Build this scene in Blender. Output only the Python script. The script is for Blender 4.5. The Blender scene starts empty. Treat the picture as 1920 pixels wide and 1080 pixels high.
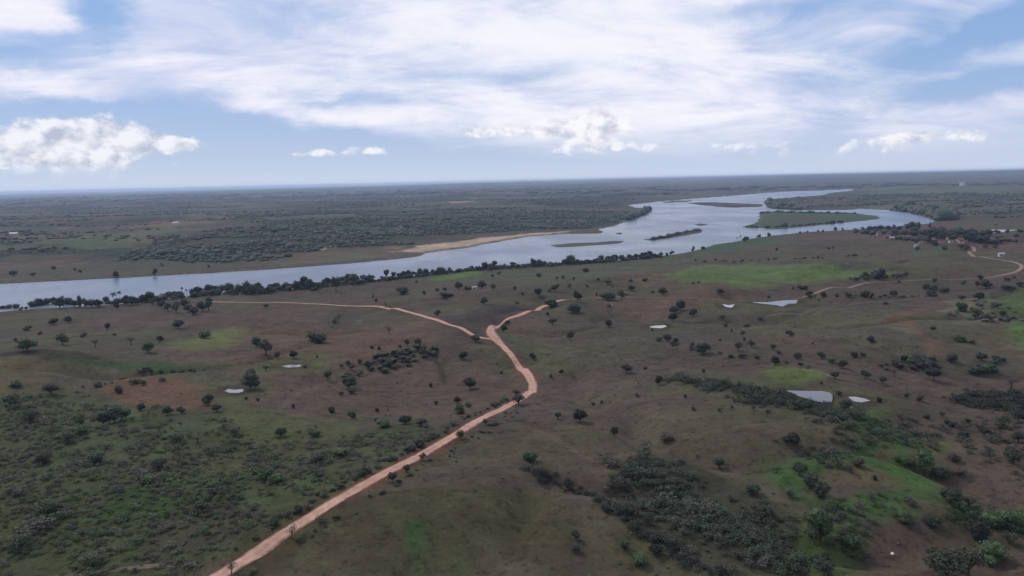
import bpy, math, random
import numpy as np
from mathutils import Matrix, Vector

rng = np.random.default_rng(7)
random.seed(7)
scn = bpy.context.scene
col = scn.collection

# ------------------------------------------------------------------ camera
F = 1478.0                       # focal length in pixels of the 1920 px wide photograph
CAM_Z = 116.0
PITCH, ROLL = math.radians(7.75), math.radians(1.3)
fw = np.array([0, math.cos(PITCH), -math.sin(PITCH)])
r0 = np.array([1.0, 0, 0]); u0 = np.array([0, math.sin(PITCH), math.cos(PITCH)])
rt = math.cos(ROLL) * r0 - math.sin(ROLL) * u0
up = math.sin(ROLL) * r0 + math.cos(ROLL) * u0
cam_d = bpy.data.cameras.new('camera')
cam_d.sensor_width = 36.0; cam_d.lens = 36.0 * F / 1920.0
cam_d.clip_start = 1.0; cam_d.clip_end = 120000.0
cam = bpy.data.objects.new('camera', cam_d); col.objects.link(cam)
cam.matrix_world = Matrix(((rt[0], up[0], -fw[0], 0), (rt[1], up[1], -fw[1], 0),
                           (rt[2], up[2], -fw[2], CAM_Z), (0, 0, 0, 1)))
scn.camera = cam
CAM = np.array([0, 0, CAM_Z])

def rays(px, py):
    px = np.asarray(px, float); py = np.asarray(py, float)
    return fw + ((px - 960) / F)[..., None] * rt - ((py - 540) / F)[..., None] * up

# ------------------------------------------------------------------ sky, sun, exposure
SUN_EL, SUN_AZ = 46.0, -50.0      # degrees; azimuth from +Y towards +X
vs = scn.view_settings
vs.view_transform = 'Standard'; vs.look = 'None'; vs.exposure = 0.0; vs.gamma = 1.0
vs.use_curve_mapping = False
scn.cycles.use_denoising = True
scn.cycles.volume_bounces = 1
scn.cycles.max_bounces = 6; scn.cycles.diffuse_bounces = 2; scn.cycles.transparent_max_bounces = 12

world = bpy.data.worlds.new('World'); scn.world = world; world.use_nodes = True
nt = world.node_tree; nt.nodes.clear()

class X:                                    # tiny expression helper over Math nodes
    def __init__(s, tree, sock): s.t, s.s = tree, sock
    def _m(s, op, *a):
        n = s.t.nodes.new('ShaderNodeMath'); n.operation = op
        for i, v in enumerate((s,) + a):
            if isinstance(v, X): s.t.links.new(v.s, n.inputs[i])
            else: n.inputs[i].default_value = float(v)
        return X(s.t, n.outputs[0])
    def __add__(s, o): return s._m('ADD', o)
    __radd__ = __add__
    def __sub__(s, o): return s._m('SUBTRACT', o)
    def __rsub__(s, o): return (s * -1.0) + o
    def __mul__(s, o): return s._m('MULTIPLY', o)
    __rmul__ = __mul__
    def __truediv__(s, o): return s._m('DIVIDE', o)
    def exp(s): return s._m('EXPONENT')
    def maxi(s, o): return s._m('MAXIMUM', o)
    def mini(s, o): return s._m('MINIMUM', o)
    def step(s, a, b):
        n = s.t.nodes.new('ShaderNodeMapRange'); n.interpolation_type = 'SMOOTHSTEP'
        s.t.links.new(s.s, n.inputs[0])
        for i, v in zip((1, 2, 3, 4), (a, b, 0, 1)): n.inputs[i].default_value = v
        return X(s.t, n.outputs[0])

def comb(t, x, y, z=0.0):
    n = t.nodes.new('ShaderNodeCombineXYZ')
    for i, v in enumerate((x, y, z)):
        if isinstance(v, X): t.links.new(v.s, n.inputs[i])
        else: n.inputs[i].default_value = v
    return n.outputs[0]

def noise(t, vec, scale, detail=6.0, rough=0.55, dist=0.0, out=0):
    n = t.nodes.new('ShaderNodeTexNoise')
    t.links.new(vec, n.inputs['Vector'])
    n.inputs['Scale'].default_value = scale; n.inputs['Detail'].default_value = detail
    n.inputs['Roughness'].default_value = rough; n.inputs['Distortion'].default_value = dist
    return X(t, n.outputs[out])

def mixc(t, fac, a, b, mode='MIX'):
    n = t.nodes.new('ShaderNodeMix'); n.data_type = 'RGBA'; n.blend_type = mode
    if isinstance(fac, X): t.links.new(fac.s, n.inputs[0])
    else: n.inputs[0].default_value = fac
    for v, i in ((a, 6), (b, 7)):
        if isinstance(v, tuple): n.inputs[i].default_value = (*v, 1)
        else: t.links.new(v, n.inputs[i])
    return n.outputs[2]

tc = nt.nodes.new('ShaderNodeTexCoord')
sp = nt.nodes.new('ShaderNodeSeparateXYZ'); nt.links.new(tc.outputs['Generated'], sp.inputs[0])
dx, dy, dz = (X(nt, o) for o in sp.outputs)
az = dx._m('ARCTAN2', dy) * 57.29578
el = dz._m('ARCSINE') * 57.29578
zc = dz.maxi(0.0)
pl = comb(nt, dx / (zc + 0.24), dy / (zc + 0.24))            # a level cloud sheet overhead
warp = noise(nt, comb(nt, az, el * 1.5), 0.11, 6, 0.6) - 0.5
warp2 = noise(nt, comb(nt, az + 40.0, el * 1.5), 0.13, 6, 0.6) - 0.5
wa, we = az + warp * 9.0, el + warp2 * 3.2

def ae(px, py):
    d = rays(px, py); d = d / np.linalg.norm(d)
    return math.degrees(math.atan2(d[0], d[1])), math.degrees(math.asin(d[2]))
AE0 = comb(nt, az, el); AEW = comb(nt, wa, we)
def blob(vec, px, py, rx, ry, tilt=0.0):
    a, e = ae(px, py); s = math.degrees(1 / F)
    n = nt.nodes.new('ShaderNodeMapping'); n.vector_type = 'TEXTURE'; nt.links.new(vec, n.inputs[0])
    n.inputs['Location'].default_value = (a, e, 0); n.inputs['Rotation'].default_value = (0, 0, math.radians(tilt))
    n.inputs['Scale'].default_value = (rx * s, ry * s, 1)
    d = nt.nodes.new('ShaderNodeVectorMath'); d.operation = 'DOT_PRODUCT'
    nt.links.new(n.outputs[0], d.inputs[0]); nt.links.new(n.outputs[0], d.inputs[1])
    return (X(nt, d.outputs['Value']) * -1.0).exp()

rot = nt.nodes.new('ShaderNodeMapping'); nt.links.new(pl, rot.inputs[0])
rot.inputs['Rotation'].default_value = (0, 0, math.radians(-28)); rot.inputs['Scale'].default_value = (1.25, 1.9, 1)   # fibres combed by the wind
streak = noise(nt, rot.outputs[0], 0.55, 8, 0.60, 1.1)
fine = noise(nt, rot.outputs[0], 1.5, 8, 0.64, 0.8)
cov = 0.86 + (streak - 0.5) * 1.3 + (fine - 0.5) * 0.95
for px, py, rx, ry, tl, w in ((230, 232, 340, 44, -3, -1.15), (600, 284, 320, 46, -4, -1.1), (60, 330, 500, 45, 0, -0.6),
                              (190, 30, 62, 48, 0, -0.9), (45, 115, 120, 26, 0, -0.55), (70, 75, 70, 14, 0, -0.3), (300, 110, 160, 40, 0, 0.25), (1810, 65, 190, 40, 14, -1.1),
                              (1870, 150, 170, 26, 8, -0.95), (960, 140, 130, 16, 4, -0.38), (1480, 12, 230, 20, 0, -0.35),
                              (640, 190, 110, 12, 0, -0.45), (330, 172, 120, 14, 0, -0.4), (1500, 215, 160, 10, 3, -0.25),
                              (1050, 60, 380, 100, 4, 0.14), (70, 30, 90, 25, 0, 0.5), (80, 172, 170, 22, 0, 0.75),
                              (520, 205, 160, 26, -8, 0.55), (1330, 210, 500, 60, 0, 0.2), (1780, 45, 90, 16, 22, 0.35)):
    cov = cov + blob(AEW, px, py, rx, ry, tl) * w
cirrus = cov.step(0.20, 1.22)
# heaped clouds low over the horizon
cv = comb(nt, az, el * 1.45)
puff = noise(nt, cv, 0.55, 9, 0.60, 0.15)
puff_up = noise(nt, comb(nt, az - 0.5, el * 1.45 + 0.65), 0.55, 5, 0.55, 0.15)
heap = (puff - 0.5) * 1.5
for px, py, rx, ry, w in ((30, 262, 130, 30, 0.9), (185, 254, 75, 30, 0.9), (300, 270, 110, 14, 0.75), (100, 308, 170, 22, 0.62),
                          (940, 245, 110, 16, 0.7), (1110, 238, 80, 34, 1.0), (590, 287, 45, 9, 0.6), (690, 281, 48, 14, 0.55),
                          (1690, 260, 60, 13, 0.5), (1800, 253, 80, 13, 0.5), (1250, 275, 260, 13, 0.42), (1600, 285, 260, 10, 0.36), (420, 335, 300, 9, 0.35)):
    heap = heap + blob(AE0, px, py, rx, ry) * w
heap_m = heap.step(0.32, 0.66)
lit = (0.68 + (puff - puff_up) * 3.6).maxi(0.0).mini(1.0)

sky = nt.nodes.new('ShaderNodeTexSky'); sky.sky_type = 'NISHITA'; sky.sun_disc = False
sky.sun_elevation = math.radians(SUN_EL); sky.sun_rotation = math.radians(SUN_AZ)
sky.air_density = 1.0; sky.dust_density = 1.2; sky.ozone_density = 1.5
STR = 0.10
def v(*c): return tuple(x / STR for x in c)
base = mixc(nt, 0.85, sky.outputs[0], v(0.24, 0.42, 0.76))
base = mixc(nt, (el * -0.27).exp() * 0.95, base, v(0.65, 0.72, 0.85))
c1 = mixc(nt, (streak * 0.55 + fine * 0.45 + blob(AEW, 1000, 70, 420, 120, 4) * 0.10).step(0.36, 0.62), v(0.66, 0.69, 0.90), v(0.93, 0.925, 1.0))
skyc = mixc(nt, cirrus * el.step(0.2, 4.5), base, c1)
c2 = mixc(nt, lit, v(0.50, 0.54, 0.66), v(0.97, 0.97, 1.0))
skyc = mixc(nt, heap_m * el.step(0.2, 2.2) * 0.85, skyc, c2)
bg = nt.nodes.new('ShaderNodeBackground'); nt.links.new(skyc, bg.inputs[0]); bg.inputs[1].default_value = STR
wo = nt.nodes.new('ShaderNodeOutputWorld'); nt.links.new(bg.outputs[0], wo.inputs[0])

world.cycles.sampling_method = 'MANUAL'; world.cycles.sample_map_resolution = 256
sun_d = bpy.data.lights.new('sun', 'SUN'); sun_d.energy = 2.0; sun_d.angle = math.radians(4); sun_d.color = (1, 0.95, 0.88)
sun = bpy.data.objects.new('sun', sun_d); col.objects.link(sun)
e_, a_ = math.radians(SUN_EL), math.radians(SUN_AZ)
sdir = Vector((math.sin(a_) * math.cos(e_), math.cos(a_) * math.cos(e_), math.sin(e_)))
sun.rotation_euler = sdir.to_track_quat('Z', 'Y').to_euler(); sun.location = (0, 0, 400)

# ------------------------------------------------------------------ helpers
def perlin(x, y, seed=0):
    r = np.random.default_rng(1000 + seed)
    g = r.uniform(0, 2 * np.pi, (256, 256)); gx, gy = np.cos(g), np.sin(g)
    xi = np.floor(x).astype(np.int64); yi = np.floor(y).astype(np.int64)
    xf, yf = x - xi, y - yi
    def d(ix, iy, fx, fy): return gx[ix % 256, iy % 256] * fx + gy[ix % 256, iy % 256] * fy
    s = lambda t: t * t * t * (t * (t * 6 - 15) + 10)
    u, w = s(xf), s(yf)
    a = d(xi, yi, xf, yf) * (1 - u) + d(xi + 1, yi, xf - 1, yf) * u
    b = d(xi, yi + 1, xf, yf - 1) * (1 - u) + d(xi + 1, yi + 1, xf - 1, yf - 1) * u
    return (a * (1 - w) + b * w) * 1.45
def fbm(x, y, seed=0, n=4):
    t = 0; a = 1.0
    for i in range(n):
        t = t + a * perlin(x * 2 ** i, y * 2 ** i, seed + i); a *= 0.5
    return t
def sst(a, b, t):
    t = np.clip((t - a) / (b - a), 0, 1); return t * t * (3 - 2 * t)

def poly_sd(P, poly):                       # signed distance: positive inside
    out = np.empty(len(P))
    A = np.asarray(poly, float); B = np.roll(A, -1, 0)
    for s in range(0, len(P), 60000):
        p = P[s:s + 60000]
        best = np.full(len(p), 1e18); ins = np.zeros(len(p), bool)
        for a, b in zip(A, B):
            e = b - a; w = p - a
            t = np.clip((w @ e) / max(e @ e, 1e-9), 0, 1)
            dd = w - t[:, None] * e
            best = np.minimum(best, (dd * dd).sum(1))
            if a[1] != b[1]:
                c = ((a[1] > p[:, 1]) != (b[1] > p[:, 1])) & (p[:, 0] < e[0] * (p[:, 1] - a[1]) / (b[1] - a[1]) + a[0])
                ins ^= c
        out[s:s + 60000] = np.where(ins, 1, -1) * np.sqrt(best)
    return out
def line_d(P, line):
    best = np.full(len(P), 1e18); L = np.asarray(line, float)
    for a, b in zip(L[:-1], L[1:]):
        e = b - a; w = P - a
        t = np.clip((w @ e) / max(e @ e, 1e-9), 0, 1)
        dd = w - t[:, None] * e; best = np.minimum(best, (dd * dd).sum(1))
    return np.sqrt(best)

def mesh_np(name, verts, faces, vcol=None, smooth=False):
    verts = np.asarray(verts, np.float32); faces = np.asarray(faces, np.int32)
    k = faces.shape[1]
    m = bpy.data.meshes.new(name)
    m.vertices.add(len(verts)); m.vertices.foreach_set('co', verts.ravel())
    m.loops.add(faces.size); m.loops.foreach_set('vertex_index', faces.ravel())
    m.polygons.add(len(faces)); m.polygons.foreach_set('loop_start', np.arange(0, faces.size, k, dtype=np.int32))
    m.polygons.foreach_set('loop_total', np.full(len(faces), k, np.int32))
    m.polygons.foreach_set('use_smooth', np.full(len(faces), smooth))
    if vcol is not None:
        a = m.attributes.new('tint', 'FLOAT_COLOR', 'POINT')
        a.data.foreach_set('color', np.hstack([vcol, np.ones((len(vcol), 1))]).astype(np.float32).ravel())
    m.update(calc_edges=True)
    return m
def obj(name, mesh, mat=None, parent=None, loc=None):
    o = bpy.data.objects.new(name, mesh); col.objects.link(o)
    if mat and mesh: mesh.materials.clear(); mesh.materials.append(mat)
    if parent: o.parent = parent
    if loc is not None: o.location = loc
    return o
def tag(o, label=None, cat=None, group=None, kind=None):
    for k, w in (('label', label), ('category', cat), ('group', group), ('kind', kind)):
        if w: o[k] = w
    return o

def srgb(r, g, b, k=1.0):
    f = lambda c: ((c / 255) / 12.92 if c / 255 < 0.04045 else (((c / 255) + 0.055) / 1.055) ** 2.4)
    return np.array([f(r), f(g), f(b)]) * k

def material(name):
    m = bpy.data.materials.new(name); m.use_nodes = True
    t = m.node_tree; p = t.nodes['Principled BSDF']
    p.inputs['Specular IOR Level'].default_value = 0.15
    p.inputs['Roughness'].default_value = 0.95
    return m, t, p

# ------------------------------------------------------------------ materials
def foliage_mat(name, base, var=0.35, attr=False):
    m, t, p = material(name)
    geo = t.nodes.new('ShaderNodeNewGeometry')
    oi = t.nodes.new('ShaderNodeObjectInfo')
    n = noise(t, geo.outputs['Position'], 0.55, 3, 0.6)
    if attr:
        at = t.nodes.new('ShaderNodeAttribute'); at.attribute_name = 'tint'; c = at.outputs['Color']
    else:
        c = mixc(t, X(t, oi.outputs['Random']), tuple(base * (1 - var)), tuple(base * (1 + var) * np.array([1.08, 1.0, 0.9])))
    c = mixc(t, n.step(0.3, 0.7), c, (0.62, 0.62, 0.62), 'MULTIPLY') if False else c
    mul = t.nodes.new('ShaderNodeMix'); mul.data_type = 'RGBA'; mul.blend_type = 'MULTIPLY'
    mul.inputs[0].default_value = 1.0
    t.links.new(c, mul.inputs[6]); g = comb(t, n * 1.0 + 0.5, n * 1.0 + 0.5, n * 1.0 + 0.5); t.links.new(g, mul.inputs[7])
    t.links.new(mul.outputs[2], p.inputs['Base Color'])
    p.inputs['Roughness'].default_value = 0.8; p.inputs['Specular IOR Level'].default_value = 0.2
    return m
LK = 1.15       # albedo per photographed tone
M = {}
M['dark'] = foliage_mat('dark_foliage', srgb(44, 53, 44, LK), 0.42)
M['green'] = foliage_mat('green_foliage', srgb(56, 72, 49, LK), 0.4)
M['loose'] = foliage_mat('loose_foliage', srgb(62, 68, 55, LK), 0.35)
M['dry'] = foliage_mat('dry_twigs', srgb(70, 64, 57, LK), 0.25)
M['scrub'] = foliage_mat('scrub_foliage', srgb(50, 55, 45, LK), 0.2, True)
def plain(name, c, rough=0.9, scale=2.0, amt=0.3):
    m, t, p = material(name)
    geo = t.nodes.new('ShaderNodeNewGeometry')
    n = noise(t, geo.outputs['Position'], scale, 4, 0.6)
    t.links.new(mixc(t, n.step(0.3, 0.7), tuple(np.array(c) * (1 - amt)), tuple(np.array(c) * (1 + amt))), p.inputs['Base Color'])
    p.inputs['Roughness'].default_value = rough
    return m
M['bark'] = plain('bark', (0.07, 0.055, 0.045))
M['white_wall'] = plain('white_limewash_wall', (0.46, 0.45, 0.43), 0.9, 0.8, 0.1)
M['pink_wall'] = plain('pink_plaster_wall', (0.34, 0.22, 0.19), 0.9, 0.8, 0.12)
M['grey_wall'] = plain('grey_plaster_wall', (0.30, 0.29, 0.28), 0.9, 0.8, 0.12)
M['tile'] = plain('clay_roof_tile', (0.16, 0.085, 0.06), 0.9, 1.5, 0.25)
M['pale_roof'] = plain('pale_sheet_roof', (0.32, 0.31, 0.30), 0.6, 1.5, 0.1)
M['door'] = plain('dark_painted_wood', (0.05, 0.045, 0.04))
M['rock'] = plain('white_rock', (0.72, 0.70, 0.66), 0.8, 3.0, 0.12)

m, t, p = material('river_water')
geo = t.nodes.new('ShaderNodeNewGeometry')
p.inputs['Base Color'].default_value = (0.07, 0.105, 0.15, 1); p.inputs['Roughness'].default_value = 0.22
p.inputs['Specular IOR Level'].default_value = 0.5
sc_ = t.nodes.new('ShaderNodeVectorMath'); sc_.operation = 'MULTIPLY'; sc_.inputs[1].default_value = (1, 0.6, 1)
t.links.new(geo.outputs['Position'], sc_.inputs[0])
n = noise(t, sc_.outputs[0], 0.16, 3, 0.5)
bp = t.nodes.new('ShaderNodeBump'); bp.inputs['Strength'].default_value = 0.16; bp.inputs['Distance'].default_value = 0.5
t.links.new(n.s, bp.inputs['Height']); t.links.new(bp.outputs[0], p.inputs['Normal'])
calm = noise(t, sc_.outputs[0], 0.006, 4, 0.6)                    # calm and wind-ruffled reaches
rr = calm.step(0.35, 0.65) * 0.12 + 0.24; t.links.new(rr.s, p.inputs['Roughness'])
M['water'] = m
m, t, p = material('pond_water')
p.inputs['Base Color'].default_value = (0.06, 0.06, 0.065, 1); p.inputs['Roughness'].default_value = 0.12
p.inputs['Specular IOR Level'].default_value = 0.5
M['pond'] = m
m, t, p = material('silty_pond_water')
p.inputs['Base Color'].default_value = (0.22, 0.21, 0.19, 1); p.inputs['Roughness'].default_value = 0.12
p.inputs['Specular IOR Level'].default_value = 0.5
M['silt'] = m

# ------------------------------------------------------------------ terrain sheet
depr = np.concatenate([np.arange(760, 150, -2.2), np.arange(150, 24, -1.0), np.geomspace(24, 3.1, 54)])
rows = 110.0 * F / depr                                   # finer rings where the land is seen at a steeper angle
rows = np.concatenate([np.geomspace(6, rows[0] * 0.985, 30), rows])
cols = np.concatenate([np.arange(-180, -41, 1.5), np.arange(-40, 40.01, 0.067), np.arange(41.5, 180, 1.5)])
cols = np.radians(cols)
NR, NC = len(rows), len(cols)
RR, TT = np.meshgrid(rows, cols, indexing='ij')
GX, GY = RR * np.sin(TT), RR * np.cos(TT)
P2 = np.stack([GX.ravel(), GY.ravel()], 1)

def to_plane(pts, z=0.0):
    pts = np.asarray(pts, float); d = rays(pts[:, 0], pts[:, 1])
    tt = (z - CAM_Z) / np.minimum(d[:, 2], -0.004)
    return (CAM + d * tt[:, None])[:, :2]

RIVER = [(-500, 566), (-200, 545), (0, 532), (60, 529.5), (110, 527), (160, 524), (220, 521.5), (300, 517), (400, 512), (500, 505.5), (600, 498), (680, 491.5),
         (740, 486.5), (787, 481), (797, 475), (870, 465), (940, 452.5), (1000, 442.5), (1060, 438.5), (1125, 438), (1134, 435), (1122, 429),
         (1150, 424), (1180, 414), (1195, 408), (1213, 401), (1221, 397), (1213, 391), (1188, 389), (1180, 384), (1240, 377.5),
         (1300, 372.5), (1380, 366.5), (1445, 361), (1500, 358), (1540, 357), (1600, 354), (1600, 357), (1557, 361.5), (1540, 366.5), (1480, 370.5), (1440, 374),
         (1434, 379), (1438, 387), (1444, 391.5), (1500, 394), (1560, 394), (1600, 393), (1615, 391), (1662, 394), (1692, 398), (1723, 404),
         (1743, 410), (1751, 415), (1739, 420), (1715, 422), (1674, 426), (1607, 431), (1560, 434), (1500, 437), (1440, 443), (1400, 449),
         (1340, 459), (1310, 469), (1280, 475), (1240, 480), (1150, 490), (1080, 494), (1000, 499), (900, 504), (830, 512), (720, 525), (600, 537),
         (540, 544), (440, 551), (350, 557), (220, 571), (100, 578), (0, 586), (-200, 606), (-500, 640)]
ISLES = [[(1390, 425), (1412, 420), (1422, 412), (1424, 400), (1440, 396.5), (1500, 398), (1560, 399), (1600, 399.5), (1640, 404), (1653, 408),
          (1640, 412), (1580, 418), (1520, 423.5), (1480, 428.5), (1445, 430.5), (1425, 427.5), (1402, 428.5)],
         [(1283, 381), (1330, 379), (1380, 381), (1432, 383), (1428, 388), (1380, 389.5), (1340, 387.5)],
         [(1025, 460), (1060, 457), (1110, 455), (1150, 452), (1170, 452), (1165, 456), (1130, 459), (1080, 462.5), (1045, 463.5)],
         [(1205, 449), (1240, 445), (1265, 440), (1282, 434.5), (1317, 431), (1316, 436), (1290, 441), (1255, 447), (1220, 451.5)],
         [(1296, 421.5), (1312, 419.5), (1332, 421.5), (1314, 423.5)], [(1155, 438.5), (1165, 436), (1173, 437), (1162, 440)],
         [(1230, 380), (1262, 376.5), (1300, 376), (1290, 378.5), (1250, 380.5)]]
river_w = to_plane(RIVER); isles_w = [to_plane(i) for i in ISLES]
Pn = P2 + np.stack([fbm(P2[:, 0] / 90, P2[:, 1] / 90, 5, 3), fbm(P2[:, 0] / 90, P2[:, 1] / 90, 15, 3)], 1) * np.minimum(RR.ravel() * 0.004, 10)[:, None]
sd_r = poly_sd(Pn, river_w)
sd_i = np.full(len(P2), -1e9)
for iw in isles_w:
    sd_i = np.maximum(sd_i, poly_sd(Pn, iw))
wet = np.minimum(sd_r, -sd_i)                            # >0 in the water
dry = -wet
x, y = P2[:, 0], P2[:, 1]; R = RR.ravel()
far_side = sst(0, 40, y - np.interp(x, *np.array(sorted([tuple(q) for q in river_w[2:36]])).T))
hill = 11 + 14.0 * fbm(x / 330, y / 330, 1, 3) + 3.4 * fbm(x / 95, y / 95, 3, 2) - 4.0 * np.exp(-(fbm(x / 210, y / 210, 17, 3) / 0.07) ** 2)
hill_far = 9 + 9 * fbm(x / 1100, y / 1100, 6, 3)
big = sst(1500, 3500, R)
land = sst(15, 420, dry) * (hill * (1 - big) + hill_far * big)
land = land + sst(0, 500, dry) * 5 * sst(900, 400, y) * sst(2000, 500, R)
land = land + sst(5500, 16000, R) * sst(150, 1500, dry) * (46 + 34 * fbm(x / 5200, y / 5200, 9, 4) + 26 * sst(1500, 8000, x)) * (0.15 + 0.85 * sst(-11000, 3000, x))
isle_h = 1.6 * sst(0, 18, sd_i)
Z = np.where(sd_i > -30, np.minimum(0.4 + isle_h, 0.4 + dry * 0.08), 0.3 + 2.0 * sst(0, 14, dry) + land)
Z = np.where(dry < 6, np.minimum(Z, dry * 0.22), Z)
Z = np.where(dry < 0, np.maximum(dry * 0.22, -2.5), Z)
Hg = Z.reshape(NR, NC).copy()

def gz(px_, py_):
    px_ = np.asarray(px_, float); py_ = np.asarray(py_, float)
    r = np.hypot(px_, py_); th = np.arctan2(px_, py_)
    i = np.clip(np.searchsorted(rows, r) - 1, 0, NR - 2); j = np.clip(np.searchsorted(cols, th) - 1, 0, NC - 2)
    u = np.clip((r - rows[i]) / (rows[i + 1] - rows[i]), 0, 1); w = np.clip((th - cols[j]) / (cols[j + 1] - cols[j]), 0, 1)
    return (Hg[i, j] * (1 - u) * (1 - w) + Hg[i + 1, j] * u * (1 - w) + Hg[i, j + 1] * (1 - u) * w + Hg[i + 1, j + 1] * u * w)
TS = np.geomspace(90, 40000, 750)
def ground(pts):                                         # photo pixel -> point where its ray meets the ground
    pts = np.atleast_2d(np.asarray(pts, float)); d = rays(pts[:, 0], pts[:, 1])
    out = np.zeros((len(pts), 3))
    for k in range(len(pts)):
        q = CAM + d[k] * TS[:, None]
        below = q[:, 2] < gz(q[:, 0], q[:, 1])
        i = int(np.argmax(below)) if below.any() else len(TS) - 1
        lo, hi = TS[max(i - 1, 0)], TS[i]
        for _ in range(12):
            mid = 0.5 * (lo + hi); qq = CAM + d[k] * mid
            if qq[2] < gz(qq[0], qq[1]): hi = mid
            else: lo = mid
        qq = CAM + d[k] * hi; out[k] = qq[0], qq[1], gz(qq[0], qq[1])
    return out

# ponds: level the ground under them first
PONDS = [('silt', [(421, 733), (428, 729), (440, 731), (455, 729), (457, 733), (448, 736.5), (430, 736.5)]),
         ('silt', [(528, 686.5), (548, 683.5), (565, 684), (562, 688), (540, 689)]),
         ('silt', [(1217, 612.5), (1228, 610.5), (1246, 609.5), (1251, 612), (1240, 615.5), (1222, 614.5)]),
         ('silt', [(1354, 570), (1366, 572), (1378, 570.5), (1372, 577), (1360, 575)]),
         ('pond', [(1408, 566), (1440, 566.5), (1470, 563), (1497, 562), (1494, 569), (1478, 569.5), (1467, 575), (1455, 572), (1425, 569)]),
         ('pond', [(1474, 732), (1500, 732.5), (1540, 733), (1556, 736), (1561, 741), (1560, 753), (1545, 755), (1520, 750), (1495, 742)]),
         ('silt', [(1590, 744), (1603, 743.5), (1620, 747), (1632, 751), (1615, 754.5), (1600, 752)]),
         ('pond', [(1833, 433.5), (1850, 430.5), (1935, 431), (1960, 434), (1930, 437), (1880, 436.5), (1845, 436.5)])]
pond_data = []
for kind, pp in PONDS:
    g0 = ground(pp); zp = float(g0[:, 2].mean()) - 0.3
    w = to_plane(pp, zp); rc = np.hypot(*w.mean(0))
    near = np.hypot(*(P2 - w.mean(0)).T) < np.hypot(*(w - w.mean(0)).T).max() + 90
    ii = np.where(near)[0]
    s = poly_sd(P2[ii], w); flat = Hg.ravel()
    g = max(4.0, 0.006 * rc)
    k = sst(g, g + 30, -s)
    flat[ii] = np.where(s > -g, zp - 0.08 - 0.3 * sst(0, g, s), zp - 0.08 + (flat[ii] - zp + 0.08) * k)
    Hg = flat.reshape(NR, NC)
    pond_data.append((kind, w, zp))

# ------------------------------------------------------------------ roads (centre lines on the ground)
def smooth_line(pts, step):
    g = ground(pts)[:, :2]
    for _ in range(3):
        q = [g[0]]
        for a, b in zip(g[:-1], g[1:]): q += [a * 0.75 + b * 0.25, a * 0.25 + b * 0.75]
        q.append(g[-1]); g = np.array(q)
    s = np.concatenate([[0], np.cumsum(np.hypot(*np.diff(g, axis=0).T))])
    n = max(2, int(s[-1] / step)); u = np.linspace(0, s[-1], n)
    return np.stack([np.interp(u, s, g[:, 0]), np.interp(u, s, g[:, 1])], 1)
MAIN = smooth_line([(330, 1130), (428, 1070), (520, 1008), (610, 953), (700, 901), (790, 853), (870, 804), (930, 773), (970, 752), (994, 736), (1001, 722), (994, 708),
                    (975, 688), (955, 664), (938, 644), (924, 630), (918, 620), (926, 611), (947, 602), (985, 587), (1024, 570.5), (1060, 562.5)], 2.0)
LEFT = smooth_line([(930, 637), (915, 635), (898, 633), (880, 626), (840, 608), (790, 590), (745, 579), (715, 574), (600, 570), (500, 567.5), (398, 566)], 3.0)
FAR = smooth_line([(1055, 563.5), (1100, 560), (1135, 556.5), (1180, 555.5), (1280, 561), (1400, 563), (1480, 561), (1520, 552), (1560, 541), (1620, 529), (1700, 525), (1800, 523),
                   (1860, 521), (1893, 514), (1914, 505), (1917, 499), (1905, 493), (1880, 488)], 4.0)
TRACK = smooth_line([(1440, 593), (1480, 587), (1530, 580), (1610, 570), (1700, 562.5), (1770, 556)], 4.0)
VILL = smooth_line([(1880, 488), (1845, 484), (1822, 478), (1815, 474), (1829, 466.5), (1822, 462), (1802, 460), (1795, 452), (1787, 443)], 6.0)
LOWT = smooth_line([(-60, 1092), (60, 1086), (200, 1070), (300, 1060), (370, 1056)], 3.0)

# ------------------------------------------------------------------ ground cover colours
K = np.array([0.83, 0.815, 0.705])
c_brown, c_red, c_olive, c_grey = srgb(80, 71, 67, K), srgb(94, 75, 68, K), srgb(78, 77, 63, K), srgb(70, 66, 63, K)
x, y = P2[:, 0], P2[:, 1]
n1 = fbm(x / 150, y / 150, 21, 4); n2 = fbm(x / 60, y / 60, 31, 3); n3 = fbm(x / 420, y / 420, 41, 3)
def mix(a, b, k): return a * (1 - k[:, None]) + b * k[:, None]
C = np.tile(c_brown, (len(P2), 1))
C = mix(C, c_olive, sst(-0.1, 0.7, n1 + 0.5 * n2 + 0.2) * 0.8)
C = mix(C, c_red, sst(0.15, 0.8, n3 - 0.4 * n1 + 0.2 * n2) * 0.7)
C = mix(C, c_grey, sst(0.1, 0.6, fbm(x / 90, y / 90, 51, 3)) * 0.5)
# land beyond the river: mixed fields, pasture and woodland, in strips
ff = far_side * sst(0, 40, dry)
fa = fbm(x / 900, y / 420, 61, 4); fb = fbm(x / 420, y / 180, 71, 4); fc = fbm(x / 1500, y / 1100, 81, 3)
cf = np.tile(srgb(72, 71, 66, K), (len(P2), 1))
cf = mix(cf, srgb(46, 55, 48, K), sst(-0.1, 0.35, fa) * 0.95)
cf = mix(cf, srgb(88, 76, 70, K), sst(0.1, 0.45, fb - 0.2 * fa) * 0.8)
cf = mix(cf, srgb(84, 94, 68, K), sst(0.25, 0.55, fbm(x / 350, y / 350, 91, 3)) * 0.6)
cf = mix(cf, srgb(46, 52, 50, K), sst(0.05, 0.5, fc) * 0.5)
cf = mix(cf, srgb(120, 105, 92, K), sst(0.75, 1.0, fbm(x / 160, y / 120, 95, 3)) * 0.7)
cf = cf * 1.12
C = mix(C, cf, np.maximum(ff, sst(1700, 2600, R)))
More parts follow.
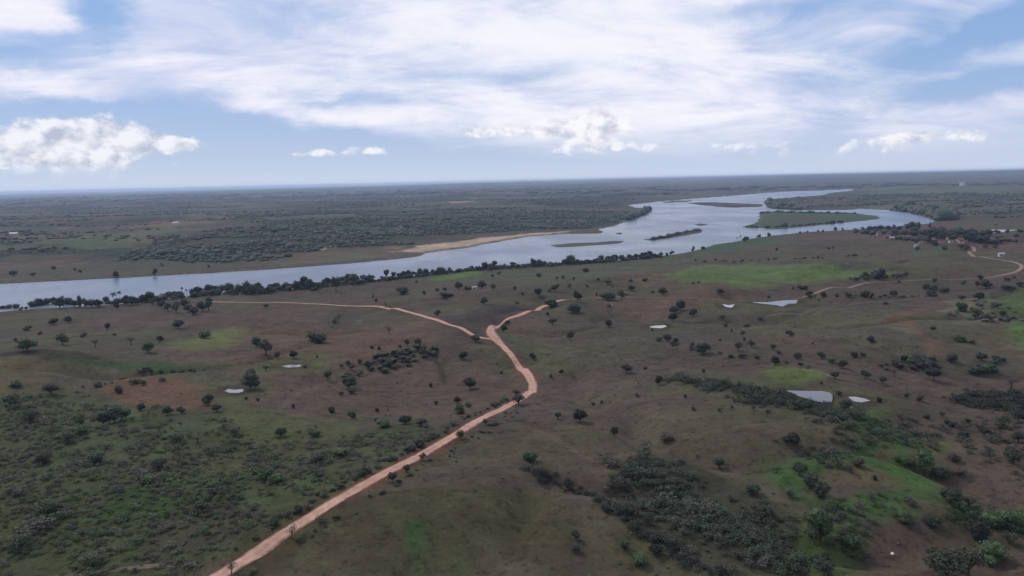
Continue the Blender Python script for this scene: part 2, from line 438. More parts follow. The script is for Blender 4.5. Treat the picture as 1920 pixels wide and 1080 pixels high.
AREAS = [  # (pixel outline, photographed tone, strength, softness)
    ([(0, 735), (100, 718), (230, 755), (300, 778), (430, 790), (620, 805), (760, 790), (840, 800), (780, 850), (560, 980), (430, 1060), (-300, 1250), (-300, 745)], (66, 73, 52), .95, 2.0),
    ([(1010, 690), (1230, 730), (1420, 780), (1490, 830), (1470, 940), (1330, 880), (1180, 830), (1010, 800)], (84, 73, 69), .5, 1.6),
    ([(760, 880), (900, 810), (1010, 790), (1150, 870), (1120, 960), (1000, 930), (800, 940)], (80, 71, 65), .5, 1.6),
    ([(1790, 790), (1960, 770), (1960, 960), (1800, 920)], (84, 72, 67), .6, 1.4),
    ([(140, 975), (300, 905), (430, 885), (540, 868), (450, 930), (330, 962), (200, 1005)], (55, 74, 40), .9, 1),
    ([(0, 870), (60, 880), (120, 960), (60, 1000), (-100, 960)], (68, 72, 46), .7, 1.5),
    ([(230, 1010), (420, 935), (520, 950), (420, 1020), (280, 1060)], (66, 62, 55), .8, 1.2),
    ([(480, 965), (760, 925), (980, 935), (1070, 985), (920, 1090), (420, 1130)], (66, 64, 47), .85, 1.5),
    ([(780, 988), (815, 977), (852, 990), (835, 1003), (795, 1005)], (50, 72, 42), .9, .8),
    ([(842, 1050), (858, 1018), (900, 1008), (924, 1040), (915, 1100), (850, 1110)], (54, 74, 42), .9, .8),
    ([(1090, 1000), (1180, 970), (1260, 1050), (1150, 1080)], (74, 68, 46), .6, 1.5),
    ([(320, 652), (370, 628), (435, 612), (462, 625), (425, 650), (370, 662)], (92, 98, 62), .85, 1),
    ([(60, 668), (200, 674), (300, 681), (450, 682), (430, 692), (250, 701), (110, 690)], (52, 72, 48), .9, .8),
    ([(0, 662), (90, 655), (190, 663), (180, 671), (60, 672), (0, 672)], (52, 52, 44), .9, .6),  # dark gully line: its shade is painted into the ground colour
    ([(-80, 690), (70, 688), (60, 728), (-80, 740)], (84, 80, 60), .8, 1),
    ([(205, 722), (265, 706), (330, 710), (400, 728), (392, 768), (300, 772), (235, 750)], (98, 76, 66), .95, .7),
    ([(415, 745), (500, 680), (560, 662), (640, 668), (570, 700), (470, 752), (530, 780), (660, 782), (640, 815), (480, 832), (400, 790)], (78, 82, 58), .8, 1.2),
    ([(480, 705), (560, 692), (700, 700), (760, 740), (680, 775), (520, 770), (455, 745)], (84, 72, 68), .9, 1),
    ([(560, 695), (700, 690), (900, 670), (960, 700), (985, 735), (900, 780), (820, 795), (700, 780), (600, 740)], (84, 72, 67), .85, 1),
    ([(815, 607), (900, 575), (965, 572), (1005, 580), (925, 608), (905, 628), (860, 622)], (64, 59, 61), .9, .7),
    ([(905, 645), (925, 650), (955, 690), (950, 700), (900, 660), (870, 650)], (86, 90, 62), .6, 1),
    ([(935, 632), (1000, 625), (1010, 700), (975, 680), (945, 655)], (76, 82, 58), .6, 1.2),
    ([(1010, 600), (1250, 590), (1420, 600), (1440, 680), (1200, 700), (1010, 670)], (74, 69, 66), .6, 1.5),
    ([(1232, 518), (1290, 502), (1350, 496), (1420, 494), (1560, 501), (1690, 513), (1650, 520), (1560, 527), (1460, 534), (1360, 535), (1270, 527)], (84, 102, 62), .95, 1.1),
    ([(820, 520), (1000, 504), (1150, 494), (1300, 476), (1480, 442), (1500, 452), (1350, 480), (1250, 505), (1150, 522), (1000, 524), (880, 530)], (76, 82, 66), .8, 1),
    ([(812, 521), (850, 511), (906, 503), (902, 512), (865, 520), (830, 525)], (86, 110, 60), 1, .5),
    ([(1303, 472), (1330, 461), (1400, 450), (1455, 445), (1470, 452), (1400, 460), (1330, 473)], (60, 84, 62), 1, .5),
    ([(1395, 424), (1424, 400), (1500, 398), (1600, 400), (1650, 408), (1580, 417), (1440, 430)], (66, 86, 62), 1, .4),
    ([(1440, 404), (1530, 402), (1540, 412), (1450, 420)], (80, 72, 66), .8, .8),
    ([(1440, 376), (1560, 372), (1620, 380), (1610, 390), (1560, 393), (1446, 390)], (78, 72, 68), .8, .8),
    ([(1025, 460), (1170, 452), (1165, 456), (1045, 464)], (92, 90, 82), .8, .5),
    ([(1205, 450), (1282, 434), (1317, 431), (1290, 441), (1220, 452)], (70, 80, 62), 1, .4),
    ([(230, 486), (300, 445), (420, 430), (560, 412), (700, 402), (900, 402), (1100, 396), (1215, 396), (1150, 418), (1000, 430), (900, 437), (780, 455), (600, 468), (430, 492), (320, 488)], (56, 63, 55), .8, 1),
    ([(742, 472), (790, 461), (860, 452), (940, 443), (1000, 437), (1065, 433), (1060, 439), (1000, 443), (940, 452), (870, 464), (800, 474)], (172, 150, 136), 1, .35),
    ([(592, 465), (630, 460), (690, 456), (690, 459), (640, 463), (598, 468)], (160, 142, 128), 1, .35),
    ([(1060, 433), (1133, 433), (1130, 438), (1060, 439)], (92, 76, 72), 1, .4),
    ([(560, 495), (690, 484), (740, 482), (780, 480), (740, 487), (600, 498)], (84, 78, 78), .9, .4),
    ([(0, 508), (200, 498), (420, 492), (520, 497), (400, 509), (200, 519), (0, 528)], (78, 76, 67), .8, .6),
    ([(0, 470), (180, 478), (160, 492), (0, 496)], (88, 76, 70), .7, .6),
    ([(230, 424), (330, 412), (430, 414), (330, 426)], (110, 96, 84), .7, .5), ([(0, 445), (110, 438), (130, 452), (0, 456)], (100, 90, 76), .6, .5),
    ([(60, 400), (240, 396), (250, 412), (60, 418)], (86, 72, 74), .7, .6), ([(340, 402), (430, 400), (440, 408), (350, 411)], (96, 92, 70), .7, .5),
    ([(840, 378), (880, 376), (885, 380), (850, 382)], (150, 125, 108), .9, .3),
    ([(1850, 560), (1960, 545), (2100, 560), (2100, 600), (1920, 596), (1862, 592)], (74, 90, 58), .9, .8),
    ([(1875, 612), (1960, 600), (2100, 620), (2100, 680), (1930, 660), (1885, 645)], (78, 100, 58), .9, .7),
    ([(1770, 585), (1800, 562), (1850, 552), (1845, 575), (1870, 600), (1830, 612)], (102, 100, 84), .8, .8),
    ([(1655, 600), (1680, 588), (1705, 590), (1690, 610), (1720, 625), (1690, 630), (1655, 618)], (94, 92, 78), .7, .8),
    ([(1688, 605), (1705, 580), (1740, 575), (1720, 600), (1730, 630), (1765, 655), (1770, 672), (1740, 668), (1715, 630)], (108, 80, 68), .7, .8),
    ([(1440, 682), (1490, 690), (1560, 705), (1535, 720), (1480, 729), (1455, 712)], (84, 96, 56), .9, .7),
    ([(1560, 730), (1620, 735), (1700, 745), (1650, 758), (1570, 760)], (84, 82, 62), .7, 1),
    ([(1640, 700), (1750, 705), (1920, 720), (1960, 745), (1700, 740)], (84, 70, 68), .7, 1),
    ([(1600, 866), (1640, 858), (1700, 880), (1752, 905), (1742, 926), (1680, 915), (1608, 902)], (60, 88, 48), 1, .8),
    ([(1478, 875), (1530, 858), (1590, 835), (1580, 800), (1640, 788), (1725, 830), (1705, 870), (1620, 872), (1560, 905), (1500, 940)], (60, 84, 50), 1, 1.0),
    ([(1555, 765), (1620, 760), (1650, 790), (1600, 815), (1565, 800)], (64, 80, 54), .9, 1), ([(1500, 925), (1600, 940), (1720, 925), (1790, 935), (1880, 960), (1960, 972), (1960, 1000), (1850, 985), (1740, 965), (1600, 985), (1520, 960)], (62, 82, 50), 1, 1.2),
    ([(1538, 895), (1572, 881), (1640, 884), (1695, 908), (1650, 916), (1560, 911)], (84, 77, 62), 1, .6),
    ([(1600, 858), (1640, 846), (1690, 850), (1680, 866), (1620, 868)], (86, 80, 64), .9, .6),
    ([(1490, 812), (1530, 800), (1575, 822), (1578, 845), (1510, 850)], (78, 72, 60), .8, .8),
    ([(1715, 820), (1770, 815), (1780, 850), (1745, 880), (1725, 850)], (82, 84, 60), .8, .8),
    ([(1680, 950), (1770, 945), (1880, 985), (1960, 1010), (1960, 1030), (1840, 1000), (1740, 985)], (74, 68, 58), .9, .8),
    ([(1850, 950), (1960, 945), (1960, 975), (1880, 965)], (80, 84, 54), .8, .8),
    ([(1600, 1000), (1740, 995), (1860, 1030), (1960, 1060), (1960, 1200), (1600, 1200)], (82, 70, 64), .9, .8),
    ([(1160, 880), (1230, 850), (1310, 880), (1470, 950), (1500, 1080), (1300, 1060), (1150, 930)], (56, 56, 50), .9, 1),
    ([(1480, 960), (1600, 985), (1590, 1100), (1470, 1100)], (64, 80, 48), .95, 1.3),
    ([(1680, 425), (1780, 425), (1900, 445), (1880, 470), (1760, 470), (1660, 450)], (84, 68, 66), .8, .6),
    ([(1740, 465), (1790, 466), (1780, 480), (1700, 475)], (64, 92, 60), .8, .6), ([(1620, 352), (1920, 350), (1920, 366), (1640, 366)], (80, 96, 70), .7, .5),
]
warp = np.stack([fbm(x / 45, y / 45, 101, 3), fbm(x / 45, y / 45, 111, 3)], 1)
for pts, tone, k, soft in AREAS:
    w = ground(pts)[:, :2]; rc = np.median(np.hypot(w[:, 0], w[:, 1]))
    ext = 0.022 * rc * soft
    lo, hi = w.min(0) - 2 * ext, w.max(0) + 2 * ext
    ii = np.where(((P2 > lo) & (P2 < hi)).all(1))[0]
    if not len(ii): continue
    s = poly_sd(P2[ii] + warp[ii] * ext * 1.3, w)
    kk = sst(-ext * 0.6, ext * 0.6, s) * k * (1 - 0.25 * np.clip(n2[ii] + 0.4, 0, 1))
    C[ii] = mix(C[ii], srgb(*tone, K), kk)
# red verges along the roads, muddy river margins
for L, wd in ((MAIN, 6.2), (LEFT, 5.0)):
    lo, hi = L.min(0) - 20, L.max(0) + 20
    ii = np.where(((P2 > lo) & (P2 < hi)).all(1))[0]
    d = line_d(P2[ii] + warp[ii] * 1.6, L)
    C[ii] = mix(C[ii], srgb(96, 66, 56, K), sst(wd, wd * 0.45, d) * 0.8 * np.clip(0.6 + n2[ii], 0.15, 1))
C = mix(C, srgb(92, 86, 82, K), sst(16, 4, dry) * sst(-4, 0, dry) * 0.7)
C = mix(C, srgb(60, 62, 62, K), sst(1, -2, dry))

# tracks trodden by cattle, faint
for pts in ([(640, 700), (560, 735), (520, 770), (600, 790), (720, 770)], [(1000, 640), (1100, 660), (1250, 690), (1400, 700)], [(700, 600), (620, 590), (520, 600), (430, 605)], [(1130, 870), (1230, 830), (1380, 800), (1470, 790)], [(985, 800), (1080, 850), (1180, 905), (1300, 960)], [(100, 655), (230, 660), (330, 652), (420, 640)],
            [(1260, 570), (1350, 563), (1480, 556)], [(1000, 760), (1080, 775), (1200, 800)]):
    L = ground(pts)[:, :2]; lo, hi = L.min(0) - 20, L.max(0) + 20
    ii = np.where(((P2 > lo) & (P2 < hi)).all(1))[0]
    C[ii] = mix(C[ii], srgb(104, 92, 82, K), sst(2.0, 0.6, line_d(P2[ii] + warp[ii] * 3, L)) * 0.28)

for _, w, _z in pond_data:
    near = np.where(np.hypot(*(P2 - w.mean(0)).T) < np.hypot(*(w - w.mean(0)).T).max() + 40)[0]
    q = -poly_sd(P2[near] + warp[near] * 3, w)
    C[near] = mix(C[near], srgb(74, 78, 56, K), sst(22, 8, q) * 0.6)
    C[near] = mix(C[near], srgb(66, 58, 52, K), sst(9, 3, q) * 0.8)

i0 = (np.arange(NR - 1)[:, None] * NC + np.arange(NC)[None, :])
j1 = (np.arange(NC) + 1) % NC
a = i0; b = (np.arange(NR - 1)[:, None] * NC + j1[None, :]); c = b + NC; d = a + NC
quads = np.stack([a, d, c, b], -1).reshape(-1, 4)
V = np.column_stack([P2, Hg.ravel()])
hub = len(V); V = np.vstack([V, [[0, 0, Hg[0].mean()]]]); C = np.vstack([C, C[:1]])
tri = np.concatenate([quads[:, [0, 1, 2]], quads[:, [0, 2, 3]], np.stack([np.full(NC, hub), np.arange(NC), j1], 1)])
gm = mesh_np('ground', V, tri, np.clip(C, 0.005, 0.9), True)
m, t, p = material('dry_pasture_ground')
at = t.nodes.new('ShaderNodeAttribute'); at.attribute_name = 'tint'
geo = t.nodes.new('ShaderNodeNewGeometry')
na = noise(t, geo.outputs['Position'], 0.9, 4, 0.65); nb = noise(t, geo.outputs['Position'], 0.11, 5, 0.62); nc = noise(t, geo.outputs['Position'], 0.03, 5, 0.65)
nd = noise(t, geo.outputs['Position'], 0.32, 6, 0.7)
f_ = (1.0 - nd.step(0.50, 0.66) * 0.42) * (na * 0.9 + 0.62) * (nb * 1.1 + 0.45) * (nc * 0.9 + 0.55)
g = comb(t, f_, f_ * (nb * 0.16 + 0.92), f_ * 0.99)
t.links.new(mixc(t, 1.0, at.outputs['Color'], g, 'MULTIPLY'), p.inputs['Base Color'])
bp = t.nodes.new('ShaderNodeBump'); bp.inputs['Strength'].default_value = 0.5; bp.inputs['Distance'].default_value = 0.5
t.links.new((nb + na * 0.4).s, bp.inputs['Height']); t.links.new(bp.outputs[0], p.inputs['Normal'])
p.inputs['Specular IOR Level'].default_value = 0.05
tag(obj('ground', gm, m), kind='structure')

# ------------------------------------------------------------------ water
rv = to_plane([(-3000, 420), (3000, 320)])
xs = np.linspace(-4000, 9000, 40); ys = np.linspace(300, 12500, 40)
gx, gy = np.meshgrid(xs, ys, indexing='ij')
q = (np.arange(39)[:, None] * 40 + np.arange(39)[None, :]).ravel()
wm = mesh_np('river', np.column_stack([gx.ravel(), gy.ravel(), np.zeros(1600)]), np.stack([q, q + 40, q + 41, q + 1], 1), None, True)
tag(obj('river', wm, M['water']), 'wide pale blue river winding from the left edge to the horizon', kind='structure')
PL = ['milky white pond beside trees in the left pasture', 'small white puddle in the left pasture', 'small white pond right of the road fork',
      'tiny white pond below the bright green field', 'long irregular silvery pond below the bright green field', 'blue-grey pond on the right slope',
      'small cream pond beside the blue-grey pond', 'long thin lagoon behind the village']
for (kind, w, zp), lb in zip(pond_data, PL):
    ctr = w.mean(0); n = 6
    pts = []
    for a, b in zip(w, np.roll(w, -1, 0)):
        for k in range(n):
            q = a + (b - a) * k / n
            pts.append(q + (q - ctr) * 0.05 * perlin(np.array([q[0] / 3.0]), np.array([q[1] / 3.0]), 3)[0])
    pts = np.array(pts); nn = len(pts)
    vv = np.vstack([np.column_stack([pts, np.full(nn, zp)]), [[*ctr, zp]]])
    fcs = np.stack([np.arange(nn), (np.arange(nn) + 1) % nn, np.full(nn, nn)], 1)
    tag(obj('pond', mesh_np('pond', vv, fcs), M[kind]), lb, kind='structure')

# ------------------------------------------------------------------ roads
def road_mat(name, c_a, c_b, c_edge):
    m, t, p = material(name)
    at = t.nodes.new('ShaderNodeAttribute'); at.attribute_name = 'tint'
    se = t.nodes.new('ShaderNodeSeparateColor'); t.links.new(at.outputs['Color'], se.inputs[0])
    u = X(t, se.outputs[0])                              # 0 centre .. 1 edge
    geo = t.nodes.new('ShaderNodeNewGeometry')
    n = noise(t, geo.outputs['Position'], 0.35, 5, 0.65); n2 = noise(t, geo.outputs['Position'], 0.06, 4, 0.6)
    rut = ((u - 0.42) * (u - 0.42) * -60.0).exp()
    c = mixc(t, n2.step(0.25, 0.75), tuple(c_a), tuple(c_b))
    c = mixc(t, rut * 0.6, c, tuple(np.array(c_a) * 1.15))
    c = mixc(t, (u + (n - 0.5) * 0.9).step(0.62, 1.0), c, tuple(c_edge))
    c = mixc(t, (n.step(0.25, 0.75)) * 0.5, c, tuple(np.array(c_edge) * 0.9))
    t.links.new(c, p.inputs['Base Color']); return m
RM = road_mat('red_laterite_road', srgb(188, 152, 132, 0.98), srgb(172, 132, 112, 0.98), srgb(120, 88, 76, 0.9))
PM = road_mat('pale_dirt_road', srgb(146, 128, 112, 0.9), srgb(130, 110, 96, 0.9), srgb(100, 86, 76, 0.9))
TM = road_mat('faint_dirt_track', srgb(112, 99, 86, 0.9), srgb(100, 88, 76, 0.9), srgb(84, 78, 66, 0.85))
def road(name, L, width, mat, lift, label):
    T = np.gradient(L, axis=0); T /= np.hypot(T[:, 0], T[:, 1])[:, None]; Nn = np.column_stack([-T[:, 1], T[:, 0]])
    s = np.arange(len(L)); wj = width(L) * 0.5
    us = np.linspace(-1, 1, 9); vv = []; tc_ = []
    for k, u in enumerate(us):
        e = abs(u) > 0.95
        jit = 1 + ((0.16 * perlin(s / 5.0 + 40 * (u > 0), s * 0 + 0.5, 77) + 0.14 * perlin(s / 1.7 + 90 * (u > 0), s * 0 + 0.5, 78)) if e else 0)
        q = L + Nn * (u * wj * jit)[:, None]
        z = gz(q[:, 0], q[:, 1]) + lift * (1.0 - 0.6 * abs(u)) + np.hypot(q[:, 0], q[:, 1]) ** 2 * 1.6e-7
        vv.append(np.column_stack([q, z])); tc_.append(np.full((len(L), 3), abs(u)))
    n = len(L); vv = np.vstack(vv); f = []
    for k in range(8):
        a = np.arange(n - 1) + k * n
        f.append(np.stack([a, a + 1, a + 1 + n, a + n], 1))
    tag(obj(name, mesh_np(name, vv, np.vstack(f), np.vstack(tc_), True), mat), label, kind='structure')
JX = ground([(918, 630)])[0, :2]
road('dirt_road', MAIN, lambda L: 4.8 + 3.2 * np.exp(-((L - JX) ** 2).sum(1) / 18 ** 2), RM, 0.16, 'red dirt road running from the bottom edge to the fork')
road('dirt_road', LEFT, lambda L: np.full(len(L), 4.0), RM, 0.12, 'narrower red dirt road going left from the fork to the riverside hamlet')
road('dirt_road', FAR, lambda L: np.interp(960 + F * L[:, 0] / L[:, 1], [1055, 1110, 1130, 1180, 1200, 1500, 1530, 1600, 1650, 1850, 1880, 1920], [3, 1.2, 3.4, 3, 1, 1, 3.6, 3.6, 1.6, 1.4, 3.8, 4.0]), PM, 0.12, 'pale dirt road crossing the right pasture and bending at the right edge')
road('cart_track', TRACK, lambda L: np.full(len(L), 1.6), TM, 0.10, 'faint pale cart track below the silvery pond')
road('village_road', VILL, lambda L: np.full(len(L), 4.6), PM, 0.2, 'winding dirt road climbing into the far village')
road('cart_track', LOWT, lambda L: np.full(len(L), 2.0), TM, 0.10, 'brown cart track across the lower left corner')

# ------------------------------------------------------------------ plants: shapes
def ico(sub):
    import bmesh
    bm = bmesh.new(); bmesh.ops.create_icosphere(bm, subdivisions=sub, radius=1.0)
    v_ = np.array([q.co[:] for q in bm.verts]); f_ = np.array([[w.index for w in q.verts] for q in bm.faces]); bm.free()
    return v_, f_
ICO1, ICO2 = ico(1), ico(2)
def leaves(r, ctr, rad, n, size, flat=0.5):
    """n small leaf sprays (triangles) through the outer shell of an ellipsoid"""
    d = r.normal(size=(n, 3)); d /= np.linalg.norm(d, axis=1)[:, None]
    pos = ctr + d * rad * r.uniform(0.72, 1.10, (n, 1))
    a = r.normal(size=(n, 3)); a[:, 2] *= flat; a /= np.linalg.norm(a, axis=1)[:, None]
    b = np.cross(a, d + r.normal(size=(n, 3)) * 0.5); b /= np.linalg.norm(b, axis=1)[:, None]
    s = size * r.uniform(0.6, 1.4, (n, 1))
    v_ = np.stack([pos - a * s, pos + a * s * 0.8 + b * s * 0.3, pos + b * s * 1.2], 1).reshape(-1, 3)
    return v_, np.arange(3 * n).reshape(n, 3)
def core(r, ctr, rad, sub=ICO1, amp=0.28):
    v_ = sub[0] * (1 + amp * r.uniform(-1, 1, (len(sub[0]), 1)))
    return v_ * rad + ctr, sub[1]
def join(parts):
    vs_, fs, o = [], [], 0
    for v_, f_ in parts:
        vs_.append(v_); fs.append(f_ + o); o += len(v_)
    return np.vstack(vs_), np.vstack(fs)
def tube(a, b, ra, rb, n=5):
    a, b = np.array(a, float), np.array(b, float); d = b - a; d /= np.linalg.norm(d)
    u = np.cross(d, [0.3, 0.9, 0.1]); u /= np.linalg.norm(u); w = np.cross(d, u)
    th = np.arange(n) * 2 * np.pi / n; ring = np.cos(th)[:, None] * u + np.sin(th)[:, None] * w
    v_ = np.vstack([a + ring * ra, b + ring * rb]); k = np.arange(n); k2 = (k + 1) % n
    return v_, np.vstack([np.stack([k, k2, k2 + n], 1), np.stack([k, k2 + n, k + n], 1)])
def make_proto(kind, seed):
    """unit plant: crown about 1 wide, 1 tall, standing on z = 0 -> (trunk mesh, crown mesh)"""
    r = np.random.default_rng(seed); cr, tr = [], []
    if kind == 'palm':
        tr.append(tube((0, 0, -0.03), (0.03, 0, 0.45), 0.035, 0.028)); tr.append(tube((0.03, 0, 0.45), (0.02, 0.02, 0.82), 0.028, 0.022))
        for k in range(13):
            th = k * 2.4 + r.uniform(-.2, .2); L = r.uniform(0.38, 0.5); rise = r.uniform(-0.05, 0.2)
            dirv = np.array([math.cos(th), math.sin(th), 0]); side = np.array([-dirv[1], dirv[0], 0])
            pts = [np.array([0.02, 0.02, 0.82]) + dirv * L * s + np.array([0, 0, rise * math.sin(s * 2.2) * 1.3 - 0.22 * s * s]) for s in np.linspace(0, 1, 5)]
            wd = [0.02, 0.09, 0.1, 0.07, 0.01]
            v_ = np.vstack([[p_ + side * w_, p_ + np.array([0, 0, 0.03]), p_ - side * w_] for p_, w_ in zip(pts, wd)])
            f_ = []
            for s in range(4):
                for q in range(2):
                    i = s * 3 + q; f_ += [[i, i + 1, i + 4], [i, i + 4, i + 3]]
            cr.append((v_, np.array(f_)))
    else:
        spec = dict(round=(0.02, 10, 0.25, 120, 0.05), umbrella=(0.22, 9, 0.22, 110, 0.05), loose=(0.10, 9, 0.18, 95, 0.05),
                    bare=(0.25, 6, 0.17, 30, 0.045), shrub=(0.02, 7, 0.27, 100, 0.06), tall=(0.14, 8, 0.24, 110, 0.05))[kind]
        base, nb, rad, nl, ls = spec
        tops = []
        for k in range(nb):
            th = k * 2.399 + r.uniform(-.4, .4); rr = 0.30 * math.sqrt((k + 0.3) / nb) * r.uniform(0.8, 1.15)
            if kind == 'umbrella': zc_ = r.uniform(0.52, 0.80); rz = 0.22
            elif kind == 'tall': zc_ = base + 0.2 + 0.62 * k / nb; rr *= 0.8 * (1.2 - k / nb); rz = 0.2
            elif kind == 'shrub': zc_ = r.uniform(0.3, 0.7) * (1.15 - rr); rz = 0.32
            else: zc_ = base + 0.30 + (0.88 - base - 0.36) * max(0.0, 1 - (rr / 0.40) ** 2) * r.uniform(0.7, 1.1) * (1 if k % 3 else 0.35); rz = 0.24
            ctr = np.array([rr * math.cos(th), rr * math.sin(th), zc_]); R3 = np.array([rad, rad, rz]) * r.uniform(0.78, 1.15)
            tops.append(ctr)
            if kind not in ('bare',): cr.append(core(r, ctr, R3 * (0.72 if kind != 'loose' else 0.5), ICO2 if kind != 'loose' else ICO1, 0.16))
            cr.append(leaves(r, ctr, R3 * 1.05, nl, ls))
        if kind == 'shrub':
            for ctr in tops[:4]: tr.append(tube((0, 0, -0.05), ctr, 0.02, 0.008))
        else:
            fork = np.array([r.uniform(-.03, .03), r.uniform(-.03, .03), base + 0.12])
            tr.append(tube((0, 0, -0.05), fork * [0.5, 0.5, 0.55], 0.05, 0.038, 6)); tr.append(tube(fork * [0.5, 0.5, 0.55], fork, 0.038, 0.034, 6))
            for ctr in tops: tr.append(tube(fork, ctr, 0.026, 0.008))
            if kind == 'bare':
                for ctr in tops:
                    for _ in range(5): tr.append(tube(ctr * [.8, .8, .9], ctr + r.normal(size=3) * [0.12, 0.12, 0.1], 0.010, 0.003, 3))
    return mesh_np('trunk', *join(tr)), mesh_np('crown', *join(cr))
KIND = dict(R=('round', 'dark'), G=('round', 'green'), U=('umbrella', 'dark'), L=('loose', 'loose'), B=('bare', 'dry'), S=('shrub', 'dark'),
            H=('shrub', 'green'), D=('shrub', 'dry'), P=('palm', 'green'), T=('tall', 'green'))
LOOK = dict(R='dense dark round tree', G='fresh green round tree', U='flat-topped dark tree', L='loose open-crowned tree', B='bare grey-brown tree',
            S='low dark shrub', H='low green shrub', D='dry brown shrub', P='slender palm', T='tall full green tree')
PROTO = {}
for ki, (k, (shape, mt)) in enumerate(KIND.items()):
    PROTO[k] = []
    for vv in range(4):
        tm, cm = make_proto(shape, 100 + ki * 10 + vv)
        tm.materials.append(M['bark']); cm.materials.append(M[mt]); PROTO[k].append((tm, cm))
ORD = ['first', 'second', 'third', 'fourth', 'fifth', 'sixth', 'seventh', 'eighth', 'ninth', 'tenth', 'eleventh', 'twelfth', 'thirteenth', 'fourteenth', 'fifteenth', 'sixteenth',
       'seventeenth', 'eighteenth', 'nineteenth', 'twentieth'] + [a + '-' + b for a in ('twenty', 'thirty', 'forty', 'fifty') for b in
       ('first', 'second', 'third', 'fourth', 'fifth', 'sixth', 'seventh', 'eighth', 'ninth', 'tenth')]
NAMES = dict(P='palm_tree', S='shrub', H='shrub', D='shrub')

